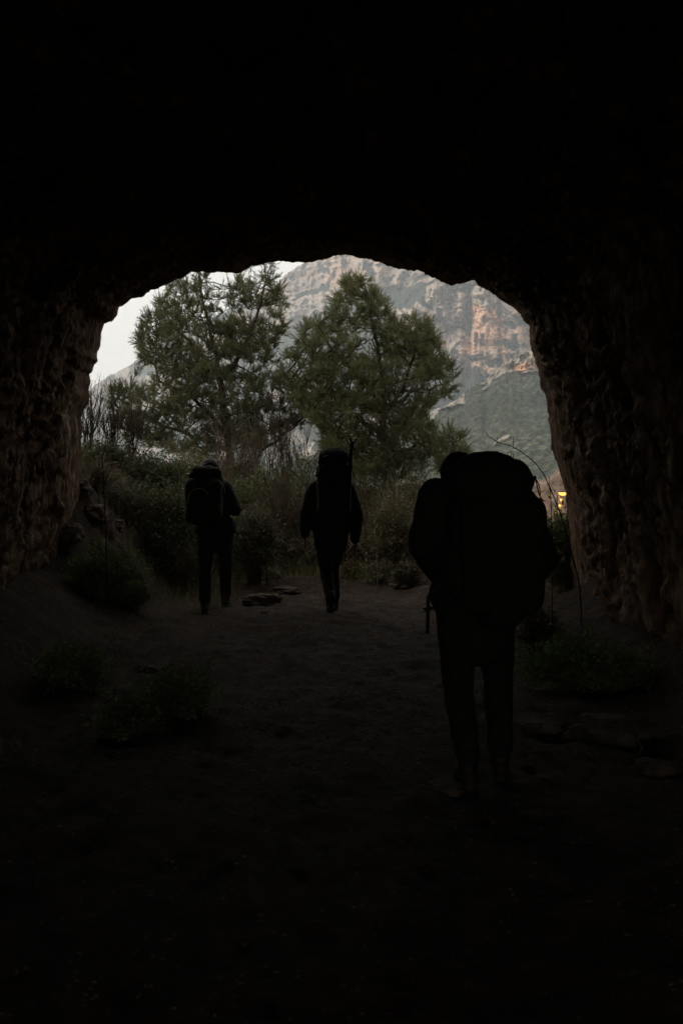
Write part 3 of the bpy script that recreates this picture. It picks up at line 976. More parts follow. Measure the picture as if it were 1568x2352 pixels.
bush('shrub', 'tall twiggy tangle between the shoulders of the left and middle walkers', 'shrub', 640, 1095, 75, 15.2, 'b', LD, 1500, 65, .04, M['dry'], G1)
bush('shrub', 'dark leafy bush pressing in right of the left walker elbow', 'shrub', 585, 1150, 42, 13.6, 'b', LD, 1400, 66, .045, group=G1)
bush('shrub', 'dark leafy bush crowding the path left of the left walker', 'shrub', 385, 1105, 48, 13.2, 'b', LD, 2400, 67, .045, group=G1)
bush('shrub', 'twiggy green bush leaning in between the middle and nearest walkers', 'shrub', 905, 1130, 52, 14.2, 'b', LO, 1700, 68, .045, M['dry'], G1)
for k_, (bx, by, bs_, lab_) in enumerate([(160, 1130, .5, 'jagged rock high on the left bank beside the wall'), (215, 1185, .42, 'angular rock in the middle of the left bank'),
                                        (262, 1215, .3, 'small rock low on the left bank above the plants'), (150, 1230, .45, 'broken rock at the left wall behind the thin sapling'), (245, 1135, .34, 'rock near the crest of the left bank')]):
    Pb = at(bx, by, np.linspace(9.5, 16, 400))
    gb_ = gh(Pb[:, 0], Pb[:, 1], False)
    kb_ = int(np.argmax(Pb[:, 2] <= gb_))
    boulder('rock', (Pb[kb_, 0], Pb[kb_, 1], gb_[kb_]), (bs_, bs_ * .8, bs_ * .7), lab_, seed=70 + k_, rot=k_ * 1.1, sink=.45)
G3 = 'low clumps along the far edge of the path'
for k_, (bx, bt, bh, bY, lm_, lab_) in enumerate([(560, 1300, 26, 14.3, LO, 'grassy clump at the path edge right of the left walker'), (700, 1318, 22, 14.5, LG, 'small green clump left of the shins of the middle walker'),
                                                (812, 1295, 28, 14.3, LO, 'olive clump right of the shins of the middle walker'), (868, 1300, 34, 13.9, LG, 'green clump at the right side of the path edge'),
                                                (935, 1290, 30, 13.4, LD, 'dark clump by the left hip of the nearest walker'), (620, 1325, 24, 14.0, LD, 'dark low clump right above the flat rock'),
                                                (430, 1270, 30, 13.2, LD, 'dark clump just left of the left walker legs')]):
    bush('low_plant', lab_, 'plant', bx, bt, bh, bY, 'low', lm_, 900, 140 + k_, .035, M['dry'] if k_ % 2 else M['twig'], G3)
# low plants inside the cave
G2 = 'low leafy plants on the cave floor'


def low(label, px, py, half, hpx, seed, n=2200, leafm=LL, ls=.032):
    g_ = gpt(px, py)
    bush('low_plant', label, 'plant', px, py - hpx, half, float(g_[1]), 'low', leafm, n, seed, ls, M['twig'], G2, foot=float(g_[2]) - .02)


low('leafy plant at the foot of the left wall under the thin sapling', 235, 1370, 95, 110, 31, 3600)
low('low plant right of the sapling by the left wall', 300, 1395, 45, 60, 32, 1200)
low('dim green plant nearest the left edge on the cave floor', 170, 1590, 80, 95, 33, 2400)
low('round leafy plant in the dark left of the path', 410, 1640, 70, 85, 34, 2200)
low('sparse plant lowest on the left of the path', 300, 1690, 60, 70, 35, 1300)
low('wide green plant at the foot of the right wall', 1310, 1590, 105, 120, 36, 4800)
low('dry twiggy plant by the right leg of the nearest walker', 1235, 1500, 45, 110, 37, 700, LO)
low('green plant tucked against the right wall beyond the wide one', 1420, 1580, 60, 75, 38, 1500)


def bare(name, label, cat, starts, tips, seed, r0=.012, n_side=60, side=.4, mat=None, group=None, kk=12, amp=.012):
    """leafless stems: each a curve from start to tip with side twigs"""
    r = np.random.default_rng(seed)
    root = thing(name, starts[0], label, cat, group)
    ms = MB()
    S_, T_ = np.array(starts), np.array(tips)
    C = wiggle(bez(S_, (S_ + T_) / 2 + r.normal(size=S_.shape) * .07, T_, kk), amp)
    ms.tubes(C, np.linspace(r0, r0 * .3, kk)[None] * r.uniform(.7, 1.1, (len(S_), 1)), 4)
    for lv in range(2):
        n = n_side * (2 if lv else 1)
        ci = r.integers(0, len(C), n)
        ti = r.integers(kk // 3 if not lv else 1, C.shape[1] - 1, n)
        s0 = C[ci, ti]
        tg = C[ci, ti] - C[ci, ti - 1]
        tg /= np.linalg.norm(tg, axis=1, keepdims=True) + 1e-9
        dv = tg * 1.0 + r.normal(size=tg.shape) * .3 + [0, 0, .25]
        dv /= np.linalg.norm(dv, axis=1, keepdims=True)
        L = r.uniform(.3, 1, n) * side * (.5 if lv else 1)
        e0 = s0 + dv * L[:, None]
        C2 = wiggle(bez(s0, (s0 + e0) / 2 + r.normal(size=s0.shape) * .02, e0, 6), .006)
        ms.tubes(C2, np.linspace(r0 * (.4 if not lv else .25), r0 * .15, 6)[None], 3)
        C = C2
    ms.build('branches', mat or M['dark_twig'], root)
    return root


r_ = np.random.default_rng(5)
for k, (px, tp, lab, Yb) in enumerate([(205, 900, 'leafless shrub of thin upright stems touching the left cave edge', 15.0),
                                       (250, 915, 'leafless shrub of upright stems before the pale ridge', 15.6),
                                       (300, 950, 'leafless shrub just left of the broad pine', 16.2)]):
    n = 13
    b_ = at(px + r_.normal(size=n) * 8, 1120 + 0 * np.arange(n), Yb)
    b_[:, 2] = gh(b_[:, 0], b_[:, 1], False) - .05
    t_ = at(px + r_.uniform(-30, 30, n), tp + np.abs(r_.normal(size=n)) * 45, Yb + r_.uniform(-.4, .4, n))
    bare('bare_shrub', lab, 'bare shrub', b_, t_, 60 + k, .011, 120, .5, group='leafless shrubs above the left bank')


for k, (px, tp, lab, Yb) in enumerate([(620, 945, 'leafless brown bush under the right side of the broad pine', 19.6),
                                       (705, 960, 'leafless brown bush in the gap between the two pines', 19.9),
                                       (540, 990, 'leafless reddish bush rising over the left walker', 18.4),
                                       (655, 1100, 'leafless twigs filling the space between left and middle walkers', 14.9),
                                       (880, 1110, 'leafless twigs between the middle and nearest walkers', 14.9)]):
    n = 26
    b_ = at(px + r_.normal(size=n) * 22, 1120 + 0 * np.arange(n), Yb)
    b_[:, 2] = gh(b_[:, 0], b_[:, 1], False) - .05
    t_ = at(px + r_.uniform(-75, 75, n), tp + np.abs(r_.normal(size=n)) * 50, Yb + r_.uniform(-.6, .6, n))
    bare('bare_shrub', lab, 'bare shrub', b_, t_, 80 + k, .012, 420, .6, mat=M['twig'], group='leafless bushes below the pines', amp=.02)


def stem_poly(name, label, cat, lines, mat):
    root = thing(name, lines[0][0][0], label, cat)
    ms = MB()
    for pts, ra, rb in lines:
        pl = polyline(pts, .04)
        for _ in range(3):
            pl[1:-1] = (pl[:-2] + 2 * pl[1:-1] + pl[2:]) / 4
        pl = wiggle(pl[None], ra * .22)[0]
        ms.tubes(pl[None], np.linspace(ra, rb, len(pl))[None] * (1 + .18 * np.sin(np.arange(len(pl)) * 1.7)), 5)
    ms.build('stem', mat, root)
    return root


q0 = gpt(247, 1400)
Ys_ = float(q0[1])
stem_poly('sapling', 'thin leafless sapling standing alone by the left cave wall', 'sapling',
          [([q0, at(246, 1280, Ys_), at(243, 1150, Ys_), at(238, 1060, Ys_), at(236, 1045, Ys_), at(244, 1020, Ys_)], .010, .004),
           ([at(241, 1110, Ys_), at(262, 1060, Ys_ + .1), at(268, 1030, Ys_ + .1)], .004, .002)], M['dark_twig'])
Yb = 7.8
A0 = at(1345, 1390, Yb)
stem_poly('bare_branch', 'long leafless twig arching over the backpack of the nearest walker', 'branch',
          [([np.array([A0[0], Yb, float(gh(A0[0], Yb, False)) - .02]), at(1330, 1340, Yb), at(1300, 1220, Yb), at(1279, 1162, Yb), at(1264, 1125, Yb), at(1250, 1092, Yb), at(1232, 1066, Yb), at(1205, 1045, Yb), at(1182, 1028, Yb), at(1165, 1023, Yb),
             at(1145, 1020, Yb), at(1128, 1010, Yb), at(1116, 994, Yb)], .009, .003),
           ([at(1178, 1027, Yb), at(1173, 1018, Yb), at(1174, 1008, Yb), at(1179, 1001, Yb)], .0035, .002),
           ([at(1140, 1018, Yb), at(1137, 1010, Yb), at(1142, 1003, Yb)], .003, .0015)], M['dark_twig'])
stem_poly('bare_branch', 'straight thin twig crossing the arching twig beside the lamp', 'branch',
          [([at(1268, 1300, Yb + .4) * [1, 1, 0] + [0, 0, float(gh(2.0, Yb + .4, False))], at(1268, 1300, Yb + .4), at(1266, 1180, Yb + .4), at(1264, 1130, Yb + .4), at(1262, 1093, Yb + .4)], .006, .003)], M['dark_twig'])
A0 = at(995, 1400, 12.5)
stem_poly('bare_branch', 'two pale twigs poking out left of the head of the nearest walker', 'branch',
          [([np.array([A0[0], 12.5, float(gh(A0[0], 12.5, False))]), at(1060, 1180, 12.5), at(1030, 1057, 12.5), at(1005, 1056, 12.5), at(982, 1044, 12.5)], .009, .003),
           ([at(1040, 1100, 12.5), at(1012, 1073, 12.5), at(991, 1058, 12.5)], .005, .003)], M['dry'])
A0 = at(960, 1400, 13.2)
stem_poly('bare_branch', 'pale twig arch rising in front of the olive shrub', 'branch',
          [([np.array([at(868, 1250, 13.2)[0], 13.2, 0.05]), at(860, 1195, 13.2), at(875, 1170, 13.2), at(893, 1157, 13.2), at(915, 1153, 13.2), at(945, 1160, 13.2)], .007, .004),
           ([at(893, 1157, 13.2), at(888, 1135, 13.2), at(878, 1126, 13.2)], .004, .002)], M['dry'])

# grass
mb = MB()
N = 14000
x = rng.normal(size=N) * 2.2 + rng.choice([-1.6, 2.3, .5], N)
y = rng.uniform(11.5, 17, N)
y = np.where((np.abs(x) < 1.3) & (y < 13.9), y + 2.6, y)
P = np.stack([x, y, gh(x, y) - .01], -1)
D = rng.normal(size=(N, 3)) * [.5, .5, .1] + [0, 0, 1]
mb.blades(P, D, rng.uniform(.08, .4, N), .008)
N = 3500
x = rng.choice([-1, 1], N) * rng.gamma(6, .16, N) + rng.choice([-1.3, 1.2], N)
y = rng.uniform(5.5, 11.5, N)
ok = (np.abs(x) > 1.35) & (np.abs(x) < 2.6) & (fbm(np.stack([x * 1.3, y * 1.3, 0 * x], -1), 2, 99) > .05)
x, y = x[ok], y[ok]
mb.blades(np.stack([x, y, gh(x, y) - .01], -1), rng.normal(size=(len(x), 3)) * [.6, .6, .1] + [0, 0, 1], rng.uniform(.04, .22, len(x)), .006)
tag(mb.build('grass', LO, smooth=False), 'thin dry grass along the edges of the path', 'grass', kind='stuff')

# ------------------------------------------------------------------ roadside bank and street lamp
gx, gy = np.linspace(7, 40, 150), np.linspace(60, 84, 130)
GX, GY = np.meshgrid(gx, gy, indexing='ij')
pxx = 784 + GX / GY * F
z0 = 0 * GX
top = np.interp(pxx, [1090, 1150, 1190, 1215, 1240, 1262, 1275, 1290, 1310, 1600], [-4.4, -1.8, .35, .9, 1.0, 1.3, 1.75, 1.85, 1.7, 2.4])
face = sm(64, 69.5, GY + 1.2 * fbm(np.stack([GX * .3, GY * .3, z0], -1), 3, 6))
HZ = -4.4 + (top + 4.4) * face + .45 * face * ridge(np.stack([GX * .45, GY * .4, z0], -1), 4, 9) - .3
HZ[:, -1] = -5
HZ[-1] = -5
HZ[0] = -5
tag(mesh('roadside_slope', np.stack([GX, GY, HZ], -1), [grid_faces(150, 130)[:, ::-1]], M['bank']), kind='structure')
Yl = 60.0
pz = at(1279, 1132, Yl)
hd = at(1291.5, 1131, Yl)
lroot = thing('street_lamp', (pz[0], Yl, -4.1), 'lit orange street lamp on a pole below the far slope', 'street lamp')
mb = MB()
mb.tubes(polyline([(pz[0], Yl, -4.1), (pz[0], Yl, pz[2] - .15)], .5)[None], .04, 8)
mb.build('pole', M['metal'], lroot)
mb = MB()
mb.tubes(polyline([(pz[0], Yl, pz[2] - .15), (pz[0] + .04, Yl, pz[2] - .03), (pz[0] + .14, Yl, pz[2]), (hd[0] - .2, Yl, hd[2] + .06)], .04)[None], .02, 6)
mb.build('arm', M['metal'], lroot)


def ellipsoid(c, r, n1=14, n2=20, zc=(-1, 1)):
    th_ = np.linspace(0, pi, n1)[:, None]
    ph = np.linspace(0, 2 * pi, n2, endpoint=False)[None]
    D = np.stack([np.sin(th_) * np.cos(ph), np.sin(th_) * np.sin(ph), np.cos(th_) + 0 * ph], -1)
    D[..., 2] = np.clip(D[..., 2], *zc)
    return D * np.array(r) + np.array(c), grid_faces(n1, n2, True)[:, ::-1]


V, f = ellipsoid((hd[0], Yl, hd[2] + .02), (.3, .16, .13), zc=(0, 1))
mesh('lamp_housing', V, [f], M['metal'], lroot)
V, f = ellipsoid((hd[0], Yl, hd[2] - .0), (.27, .2, .2), zc=(-1, -.02))
mesh('lamp_glass', V, [f], M['glow'], lroot)
ld = bpy.data.lights.new('lamp_light', 'POINT')
ld.energy = 320
ld.color = (1, .45, .14)
ld.shadow_soft_size = .15
lo_ = bpy.data.objects.new('lamp_light', ld)
lo_.location = (hd[0] + .1, Yl + 1.3, hd[2] - .5)
COL.objects.link(lo_)
# shrub at the foot of the lamp
bush('shrub', 'sparse shrub growing against the pole of the street lamp', 'shrub', 1284, 1140, 14, 61.5, 'b', LD, 500, 44, .2, foot=-4.3)


# ------------------------------------------------------------------ people
def capsule(a, b, ra, rb, S=16, sq=(1, 1)):
    """closed tapered capsule as loft"""
    a, b = np.array(a, float), np.array(b, float)
    d_ = b - a
    L = np.linalg.norm(d_)
    d_ = d_ / L
    ref = np.array([0, 0, 1.0]) if abs(d_[2]) < .8 else np.array([0, 1.0, 0])
    u_ = np.cross(d_, ref)
    u_ /= np.linalg.norm(u_)
    w_ = np.cross(d_, u_)
    rows = []
    for t in np.linspace(0, pi / 2, 5)[:-1]:
        rows.append((-ra * math.cos(t), ra * math.sin(t)))
    for t in np.linspace(0, 1, 4):
        rows.append((L * t, ra + (rb - ra) * t))
    for t in np.linspace(0, pi / 2, 5)[1:]:
        rows.append((L + rb * math.sin(t), rb * math.cos(t)))
    th_ = np.arange(S) * 2 * pi / S
    V = np.array([a + d_ * h + r * (u_ * np.cos(q_) * sq[0] + w_ * np.sin(q_) * sq[1]) for h, r in rows for q_ in th_])
    return V, grid_faces(len(rows), S, True)[:, ::-1]


def blob(name, parts, mat, parent, voxel=.012, smooth=3, puff=0, pf=9, seed=0):
    """parts: list of (V, faces) closed shapes -> merged into one continuous skin by voxel remesh"""
    mb_ = MB()
    for V, f in parts:
        mb_.add(V, f)
    o = mb_.build(name, mat)
    rm = o.modifiers.new('r', 'REMESH')
    rm.mode = 'VOXEL'
    rm.voxel_size = voxel
    s_ = o.modifiers.new('s', 'SMOOTH')
    s_.factor = .5
    s_.iterations = smooth
    dg = bpy.context.evaluated_depsgraph_get()
    me = bpy.data.meshes.new_from_object(o.evaluated_get(dg))
    old = o.data
    bpy.data.objects.remove(o)
    bpy.data.meshes.remove(old)
    if puff:
        n = len(me.vertices)
        co = np.empty(n * 3, np.float32)
        no = np.empty(n * 3, np.float32)
        me.vertices.foreach_get('co', co)
        me.vertex_normals.foreach_get('vector', no)
        co, no = co.reshape(-1, 3), no.reshape(-1, 3)
        co = co + no * (puff * ridge(co.astype(float) * pf * [1, 1, .6] + seed, 3, seed))[:, None]
        me.vertices.foreach_set('co', co.astype(np.float32).ravel())
    me.polygons.foreach_set('use_smooth', np.full(len(me.polygons), True))
    me.name = name
    o = bpy.data.objects.new(name, me)
    if not me.materials:
        me.materials.append(mat)
    COL.objects.link(o)
    if parent:
        o.parent = parent
        o.location = -parent.location
    return o


def ell(c, r, n1=20, n2=26):
    return ellipsoid(c, r, n1, n2)


def hand(w, d_, side, k=1.0, curl=.35):
    """w wrist, d_ pointing direction, side=+1 thumb toward +x (in front)"""
    w = np.array(w, float)
    d_ = np.array(d_, float)
    d_ /= np.linalg.norm(d_)
    fwd = np.array([0, 1.0, 0])           # index finger side faces forward
    fwd = fwd - d_ * fwd.dot(d_)
    fwd /= np.linalg.norm(fwd)
    inn = np.cross(d_, fwd) * (1 if side > 0 else -1)
    if inn[0] * side < 0:
        inn = -inn
    out = []
    # palm
    for o_ in (-.026, -.009, .009, .026):
        out.append(capsule(w + fwd * o_ * .7 * k, w + (d_ * .085 + fwd * o_) * k, .012 * k, .0115 * k, 10))
    L = {-.030: (.028, .02, .016), -.010: (.036, .025, .018), .011: (.04, .028, .019), .031: (.035, .024, .018)}
    for o_, seg_ in L.items():
        p_ = w + (d_ * .088 + fwd * o_ * .95) * k
        dr_ = d_.copy()
        for q_, sl_ in enumerate(seg_):
            a_ = curl * (.6 + .5 * q_)
            dr_ = dr_ * math.cos(a_) + inn * math.sin(a_)
            dr_ /= np.linalg.norm(dr_)
            e_ = p_ + dr_ * sl_ * k
            out.append(capsule(p_, e_, (.0095 - .0008 * q_) * k, (.009 - .001 * q_) * k, 10))
            p_ = e_
    p_ = w + (d_ * .02 + fwd * .026) * k
    dr_ = d_ * .65 + fwd * .6 + inn * .45
    for q_, sl_ in enumerate((.042, .032, .026)):
        dr_ /= np.linalg.norm(dr_)
        e_ = p_ + dr_ * sl_ * k
        out.append(capsule(p_, e_, (.013 - .0015 * q_) * k, (.011 - .0015 * q_) * k, 10))
        p_ = e_
        dr_ = dr_ + d_ * .35
    return out


def head_parts(c, k=1.0, up=(0, 0, 1), face=(0, 1, 0)):
    """head centred at c (between chin and crown), facing away from the viewer (+y)"""
    c = np.array(c, float)
    f_ = np.array(face, float)
    f_ /= np.linalg.norm(f_)
    s_ = np.cross(f_, [0, 0, 1.0])
    s_ /= np.linalg.norm(s_)
    def p(a, b, z):
        return c + (s_ * a + f_ * b + np.array([0, 0, 1.0]) * z) * k
    P = [ell(p(0, -.012, .028), (.076 * k, .095 * k, .088 * k)),
         ell(p(0, .02, -.045), (.06 * k, .07 * k, .07 * k)),
         capsule(p(0, .05, -.095), p(0, .065, -.09), .022 * k, .02 * k),
         capsule(p(0, .085, .012), p(0, .108, -.028), .008 * k, .014 * k, 10),
         capsule(p(-.03, .08, .03), p(.03, .08, .03), .014 * k, .014 * k, 10),
         capsule(p(-.018, .088, -.058), p(.018, .088, -.058), .009 * k, .009 * k, 10)]
    for q_ in (-1, 1):
        P.append(ell(p(.078 * q_, .0, -.008), (.011 * k, .02 * k, .033 * k), 10, 12))
        P.append(ell(p(.03 * q_, .083, .008), (.012 * k, .008 * k, .008 * k), 10, 12))
    return P


def boot(ank, d_, k=1.0):
    ank = np.array(ank, float)
    d_ = np.array([d_[0], d_[1], 0.0]) / math.hypot(d_[0], d_[1])
    pit = 0
    sole = ank + [0, 0, -.085 * k]
    return [capsule(ank + [0, 0, .12 * k], ank + [0, 0, -.01], .055 * k, .052 * k),
            capsule(ank - d_ * .03 * k + [0, 0, -.04], ank + d_ * .1 * k + [0, 0, -.045], .048 * k, .042 * k),
            capsule(ank + d_ * .05 * k + [0, 0, -.055 * k], ank + d_ * .17 * k + [0, 0, -.062 * k], .042 * k, .036 * k),
            capsule(sole - d_ * .05 * k, sole + d_ * .17 * k, .034 * k, .034 * k, sq=(1.25, .6))]


def person(label, J, bulk=1.0, hairk='short', jl=.1, seed=0):
    """J: joints in world space"""
    J = {k_: np.array(v_, float) for k_, v_ in J.items()}
    base = (J['la'] + J['ra']) / 2
    base[2] = min(J['la'][2], J['ra'][2]) - .1
    root = thing('person', base, label, 'person', 'walkers leaving the cave')
    pel = (J['lh'] + J['rh']) / 2
    chest = (J['ls'] + J['rs']) / 2 + [0, 0, -.13]
    neck = (J['ls'] + J['rs']) / 2 + [0, .02, .05]
    B = head_parts(J['head'], J.get('hk', np.array(1.0)).item())
    B += [capsule(neck - [0, 0, .05], J['head'] - [0, .0, .06], .055, .05),
          capsule(pel, chest, .12, .135, 20, (1.1, .85)), capsule(J['ls'], J['rs'], .06, .06)]
    for s_ in 'lr':
        B += [capsule(J[s_ + 's'], J[s_ + 'e'], .05, .038), capsule(J[s_ + 'e'], J[s_ + 'w'], .038, .026),
              capsule(J[s_ + 'h'], J[s_ + 'k'], .08, .052), capsule(J[s_ + 'k'], J[s_ + 'a'], .052, .036),
              capsule(J[s_ + 'a'] + [0, 0, -.02], J[s_ + 'a'] + [0, .1, -.05], .035, .028)]
        hd_ = J.get(s_ + 'hd', J[s_ + 'w'] - J[s_ + 'e'])
        B += hand(J[s_ + 'w'], hd_, 1 if s_ == 'l' else -1, 1.0)
    blob('body', B, M['skin'], root, .0065, 3)
    # jacket
    k = bulk
    hem = pel + [0, 0, -jl]
    Jk = [capsule(hem, pel + [0, 0, .12], .16 * k, .165 * k, 22, (1.12, .8)), capsule(pel + [0, 0, .1], chest + [0, 0, .02], .165 * k, .175 * k, 22, (1.12, .82)),
          capsule(J['ls'] + [.02, 0, -.01], J['rs'] - [.02, 0, .01], .085 * k, .085 * k), capsule(neck - [0, 0, .04], neck + [0, 0, .035], .08, .075)]
    for s_ in 'lr':
        Jk += [capsule(J[s_ + 's'], J[s_ + 'e'], .085 * k, .075 * k), capsule(J[s_ + 'e'], J[s_ + 'e'] * .12 + J[s_ + 'w'] * .88, .075 * k, .047 * k)]
    blob('jacket', Jk, M['cloth'], root, .012, 4, .009, 9, seed)
    T = [capsule(J['lh'] + [0, 0, .08], J['rh'] + [0, 0, .08], .135, .135)]
    for s_ in 'lr':
        T += [capsule(J[s_ + 'h'], J[s_ + 'k'], .104, .072), capsule(J[s_ + 'k'], J[s_ + 'a'] + [0, 0, .07], .072, .062)]
    blob('trousers', T, M['cloth2'], root, .012, 4, .008, 8, seed + 3)
    for s_, dd in (('l', J.get('ld', (-.1, 1))), ('r', J.get('rd', (.1, 1)))):
        blob('boot', boot(J[s_ + 'a'], dd), M['boot'], root, .009, 2)
    if hairk:
        hc = J['head']
        H = [ell(hc + [0, -.022, .042], (.092, .105, .092)), ell(hc + [0, -.05, -.02], (.085, .08, .095))]
        if hairk == 'long':
            H += [capsule(hc + [.03, -.07, -.05], hc + [.09, -.09, -.24], .06, .04), capsule(hc + [-.03, -.07, -.05], hc + [-.05, -.09, -.2], .06, .04)]
        blob('hair', H, M['hair'], root, .011, 2, .006, 22, seed)
    return root


# middle walker
Y2 = 11.3
def a2(px, py, dy=0):
    return at(px, py, Y2 + dy)
gz2 = float(gh(-.1, 11.4, False))
J = dict(head=a2(763, 1066, .17), ls=a2(722, 1122, 0), rs=a2(798, 1122, 0), le=a2(702, 1182, -.02), re=a2(818, 1188, -.02),
         lw=a2(700, 1232, .05), rw=a2(815, 1246, .06), lh=a2(740, 1222), rh=a2(779, 1222), lk=a2(744, 1318, -.08), rk=a2(766, 1312, .16),
         la=a2(760, 1388, -.42), ra=a2(770, 1377, .22), lhd=(.03, .05, -1), rhd=(-.02, .05, -1))
J['la'] = at(759, 1386, Y2 - .05)
J['lk'] = at(748, 1312, Y2 + .1)
J['ra'] = at(768, 1378, Y2 + .35)
J['rk'] = at(764, 1306, Y2 + .35)
for k_ in ('la', 'ra'):
    J[k_][2] = float(gh(J[k_][0], J[k_][1], False)) + .11
pm = person('walker in the middle, arms hanging, face hidden by a tall backpack', J, 1.05, 'short', .12, 4)


def pack(label, c, w, d_, h, lidw, lidh, extras=None, tilt=0, seed=0, seg=None):
    c = np.array(c, float)
    root = thing('backpack', c, label, 'backpack', 'backpacks on the walkers')
    P = []
    sx_, sy_ = w / 2, d_ / 2
    for dx in (-1, 1):
        for dy in (-1, 1):
            P.append(capsule(c + [dx * sx_ * .55, dy * sy_ * .45, .1 * h + sx_ * .35], c + [dx * sx_ * .6, dy * sy_ * .45, h * .9 - lidh], sx_ * .42, sx_ * .42))
    P.append(ell(c + [0, 0, h * .45], (sx_, sy_, h * .48)))
    blob('bag', P, M['pack'], root, .012, 5, .008, 8, seed)
    if seg is None:
        seg = [(c + [-lidw * .25, 0, h - lidh * .6], c + [lidw * .25, 0, h - lidh * .6], lidh * .62, lidh * .6)]
    blob('lid', [capsule(a_, b_, ra, rb, 20) for a_, b_, ra, rb in seg], M['pack'], root, .011, 5, .007, 9, seed + 2)
    for q_ in (-1, 1):
        pts = polyline([c + [q_ * sx_ * .6, sy_ * .8, h * .82], c + [q_ * sx_ * .62, sy_ + .12, h * .86], c + [q_ * sx_ * .7, sy_ + .26, h * .62], c + [q_ * sx_ * .75, sy_ + .2, h * .3], c + [q_ * sx_ * .7, sy_ * .7, h * .16]], .02)
        for _ in range(6):
            pts[1:-1] = (pts[:-2] + 2 * pts[1:-1] + pts[2:]) / 4
        m_ = MB()
        m_.tubes(pts[None], .02, 8)
        m_.build('shoulder_strap', M['strap'], root)
    return root


def cord(name, pts, r, root, mat=None, step=.012, it=2):
    pl = polyline(pts, step)
    for _ in range(it):
        pl[1:-1] = (pl[:-2] + 2 * pl[1:-1] + pl[2:]) / 4
    m_ = MB()
    m_.tubes(pl[None], r, 6)
    return m_.build(name, mat or M['strap'], root)


Yp = Y2 - .2
s2 = Yp / F
c = at(767, 1200, Yp)
pk2 = pack('tall dark backpack covering the head of the middle walker', c, 78 * s2, .26, 168 * s2, 70 * s2, 48 * s2, seed=5,
           seg=[(at(752, 1052, Yp), at(782, 1052, Yp), .1, .095), (at(748, 1085, Yp), at(787, 1085, Yp), .11, .1), (at(758, 1043, Yp + .02), at(776, 1042, Yp + .02), .07, .07)])
cord('compression_strap', [at(737, 1045, Yp - .05), at(733, 1062, Yp - .08), at(737, 1080, Yp - .1), at(730, 1090, Yp - .1), at(725, 1093, Yp - .08)], .014, pk2)
cord('compression_strap', [at(741, 1072, Yp - .12), at(737, 1090, Yp - .12), at(735, 1101, Yp - .12)], .010, pk2)
cord('lid_piping', [at(742, 1050, Yp - .115), at(748, 1046, Yp - .12), at(754, 1045, Yp - .12)], .004, pk2, M['pipe_highlight'])
cord('lid_piping', [at(768, 1045, Yp - .12), at(774, 1047, Yp - .125), at(781, 1045, Yp - .12)], .004, pk2, M['strap'])
# the forked stick on the pack
Yk = Yp - .12
sk = thing('forked_stick', at(801, 1130, Yk), 'upright stick with a forked tip strapped to the middle backpack', 'stick')
mb = MB()
for pts, ra, rb in (([at(799, 1180, Yk), at(802, 1100, Yk), at(805, 1045, Yk), at(808, 1020, Yk), at(810, 1014, Yk)], .026, .02),
                    ([at(809, 1017, Yk), at(805, 1011, Yk), at(801, 1005, Yk)], .014, .008),
                    ([at(809, 1018, Yk), at(816, 1014, Yk), at(817.5, 1007, Yk)], .014, .008)):
    pl = polyline(pts, .03)
    mb.tubes(pl[None], np.linspace(ra, rb, len(pl))[None], 8)
mb.build('shaft', M['stick'], sk)
cord('cord_loop', [at(809, 1020, Yk - .03), at(813, 1030, Yk - .03), at(815, 1043, Yk - .03), at(812, 1046, Yk - .03), at(809, 1040, Yk - .03)], .005, sk)
cord('cord_loop', [at(804, 1062, Yk - .03), at(809, 1070, Yk - .03), at(808, 1078, Yk - .03), at(806, 1080, Yk - .03), at(811, 1084, Yk - .03), at(811, 1093, Yk - .03)], .006, sk)

# left walker
Y1 = 11.5
def a1(px, py, dy=0):
    return at(px, py, Y1 + dy)
J = dict(head=a1(484, 1080, .12), ls=a1(452, 1118), rs=a1(516, 1120), le=a1(446, 1170, .05), re=a1(540, 1170, 0), lw=a1(455, 1150, .3), rw=a1(527, 1135, .24),
         lh=a1(473, 1226), rh=a1(516, 1226), lk=a1(470, 1312, -.05), rk=a1(519, 1308, .12), la=a1(471, 1390, -.1), ra=a1(518, 1380, .35),
         lhd=(.1, .1, 1), rhd=(-.1, .1, 1))
for k_ in ('la', 'ra'):
    J[k_][2] = float(gh(J[k_][0], J[k_][1], False)) + .11
person('left walker with a bare head, right elbow out holding a strap', J, .98, 'long', .06, 9)
Yp = Y1 - .22
s1 = Yp / F
c = at(470, 1208, Yp)
pk1 = pack('bulky backpack with a round pouch edged by a painted highlight on the left walker', c, 84 * s1, .28, 136 * s1, 60 * s1, 30 * s1, seed=8,
           seg=[(at(454, 1084, Yp), at(497, 1087, Yp), .07, .065), (at(442, 1094, Yp), at(450, 1110, Yp), .045, .06), (at(500, 1100, Yp), at(504, 1130, Yp), .06, .07), (at(476, 1078, Yp), at(490, 1080, Yp), .04, .035)])
blob('side_pocket', [capsule(at(438, 1145, Yp), at(439, 1188, Yp), .062, .068), capsule(at(452, 1150, Yp - .05), at(452, 1185, Yp - .05), .1, .1)], M['pack'], pk1, .012, 4, .005, 8, 3)
ang = np.linspace(R_(25), R_(190), 26)
yy = Yp - .17
pc = at(456, 1150, yy)
m_ = MB()
V, f = ellipsoid(pc + [0, .035, 0], (.122, .05, .135), 18, 26)
mesh('round_pouch', V, [f], M['pack'], pk1)
m_.tubes((pc + np.stack([.124 * np.cos(ang), 0 * ang + .02, .137 * np.sin(ang)], -1))[None], .0035, 6)
m_.build('pouch_highlight', M['pipe_highlight'], pk1)  # pale arc painted in as the highlight along the pouch edge
cord('lid_piping', [at(474, 1070, Yp - .06), at(482, 1069, Yp - .06), at(492, 1073, Yp - .06), at(499, 1076, Yp - .06)], .004, pk1, M['pipe_highlight'])
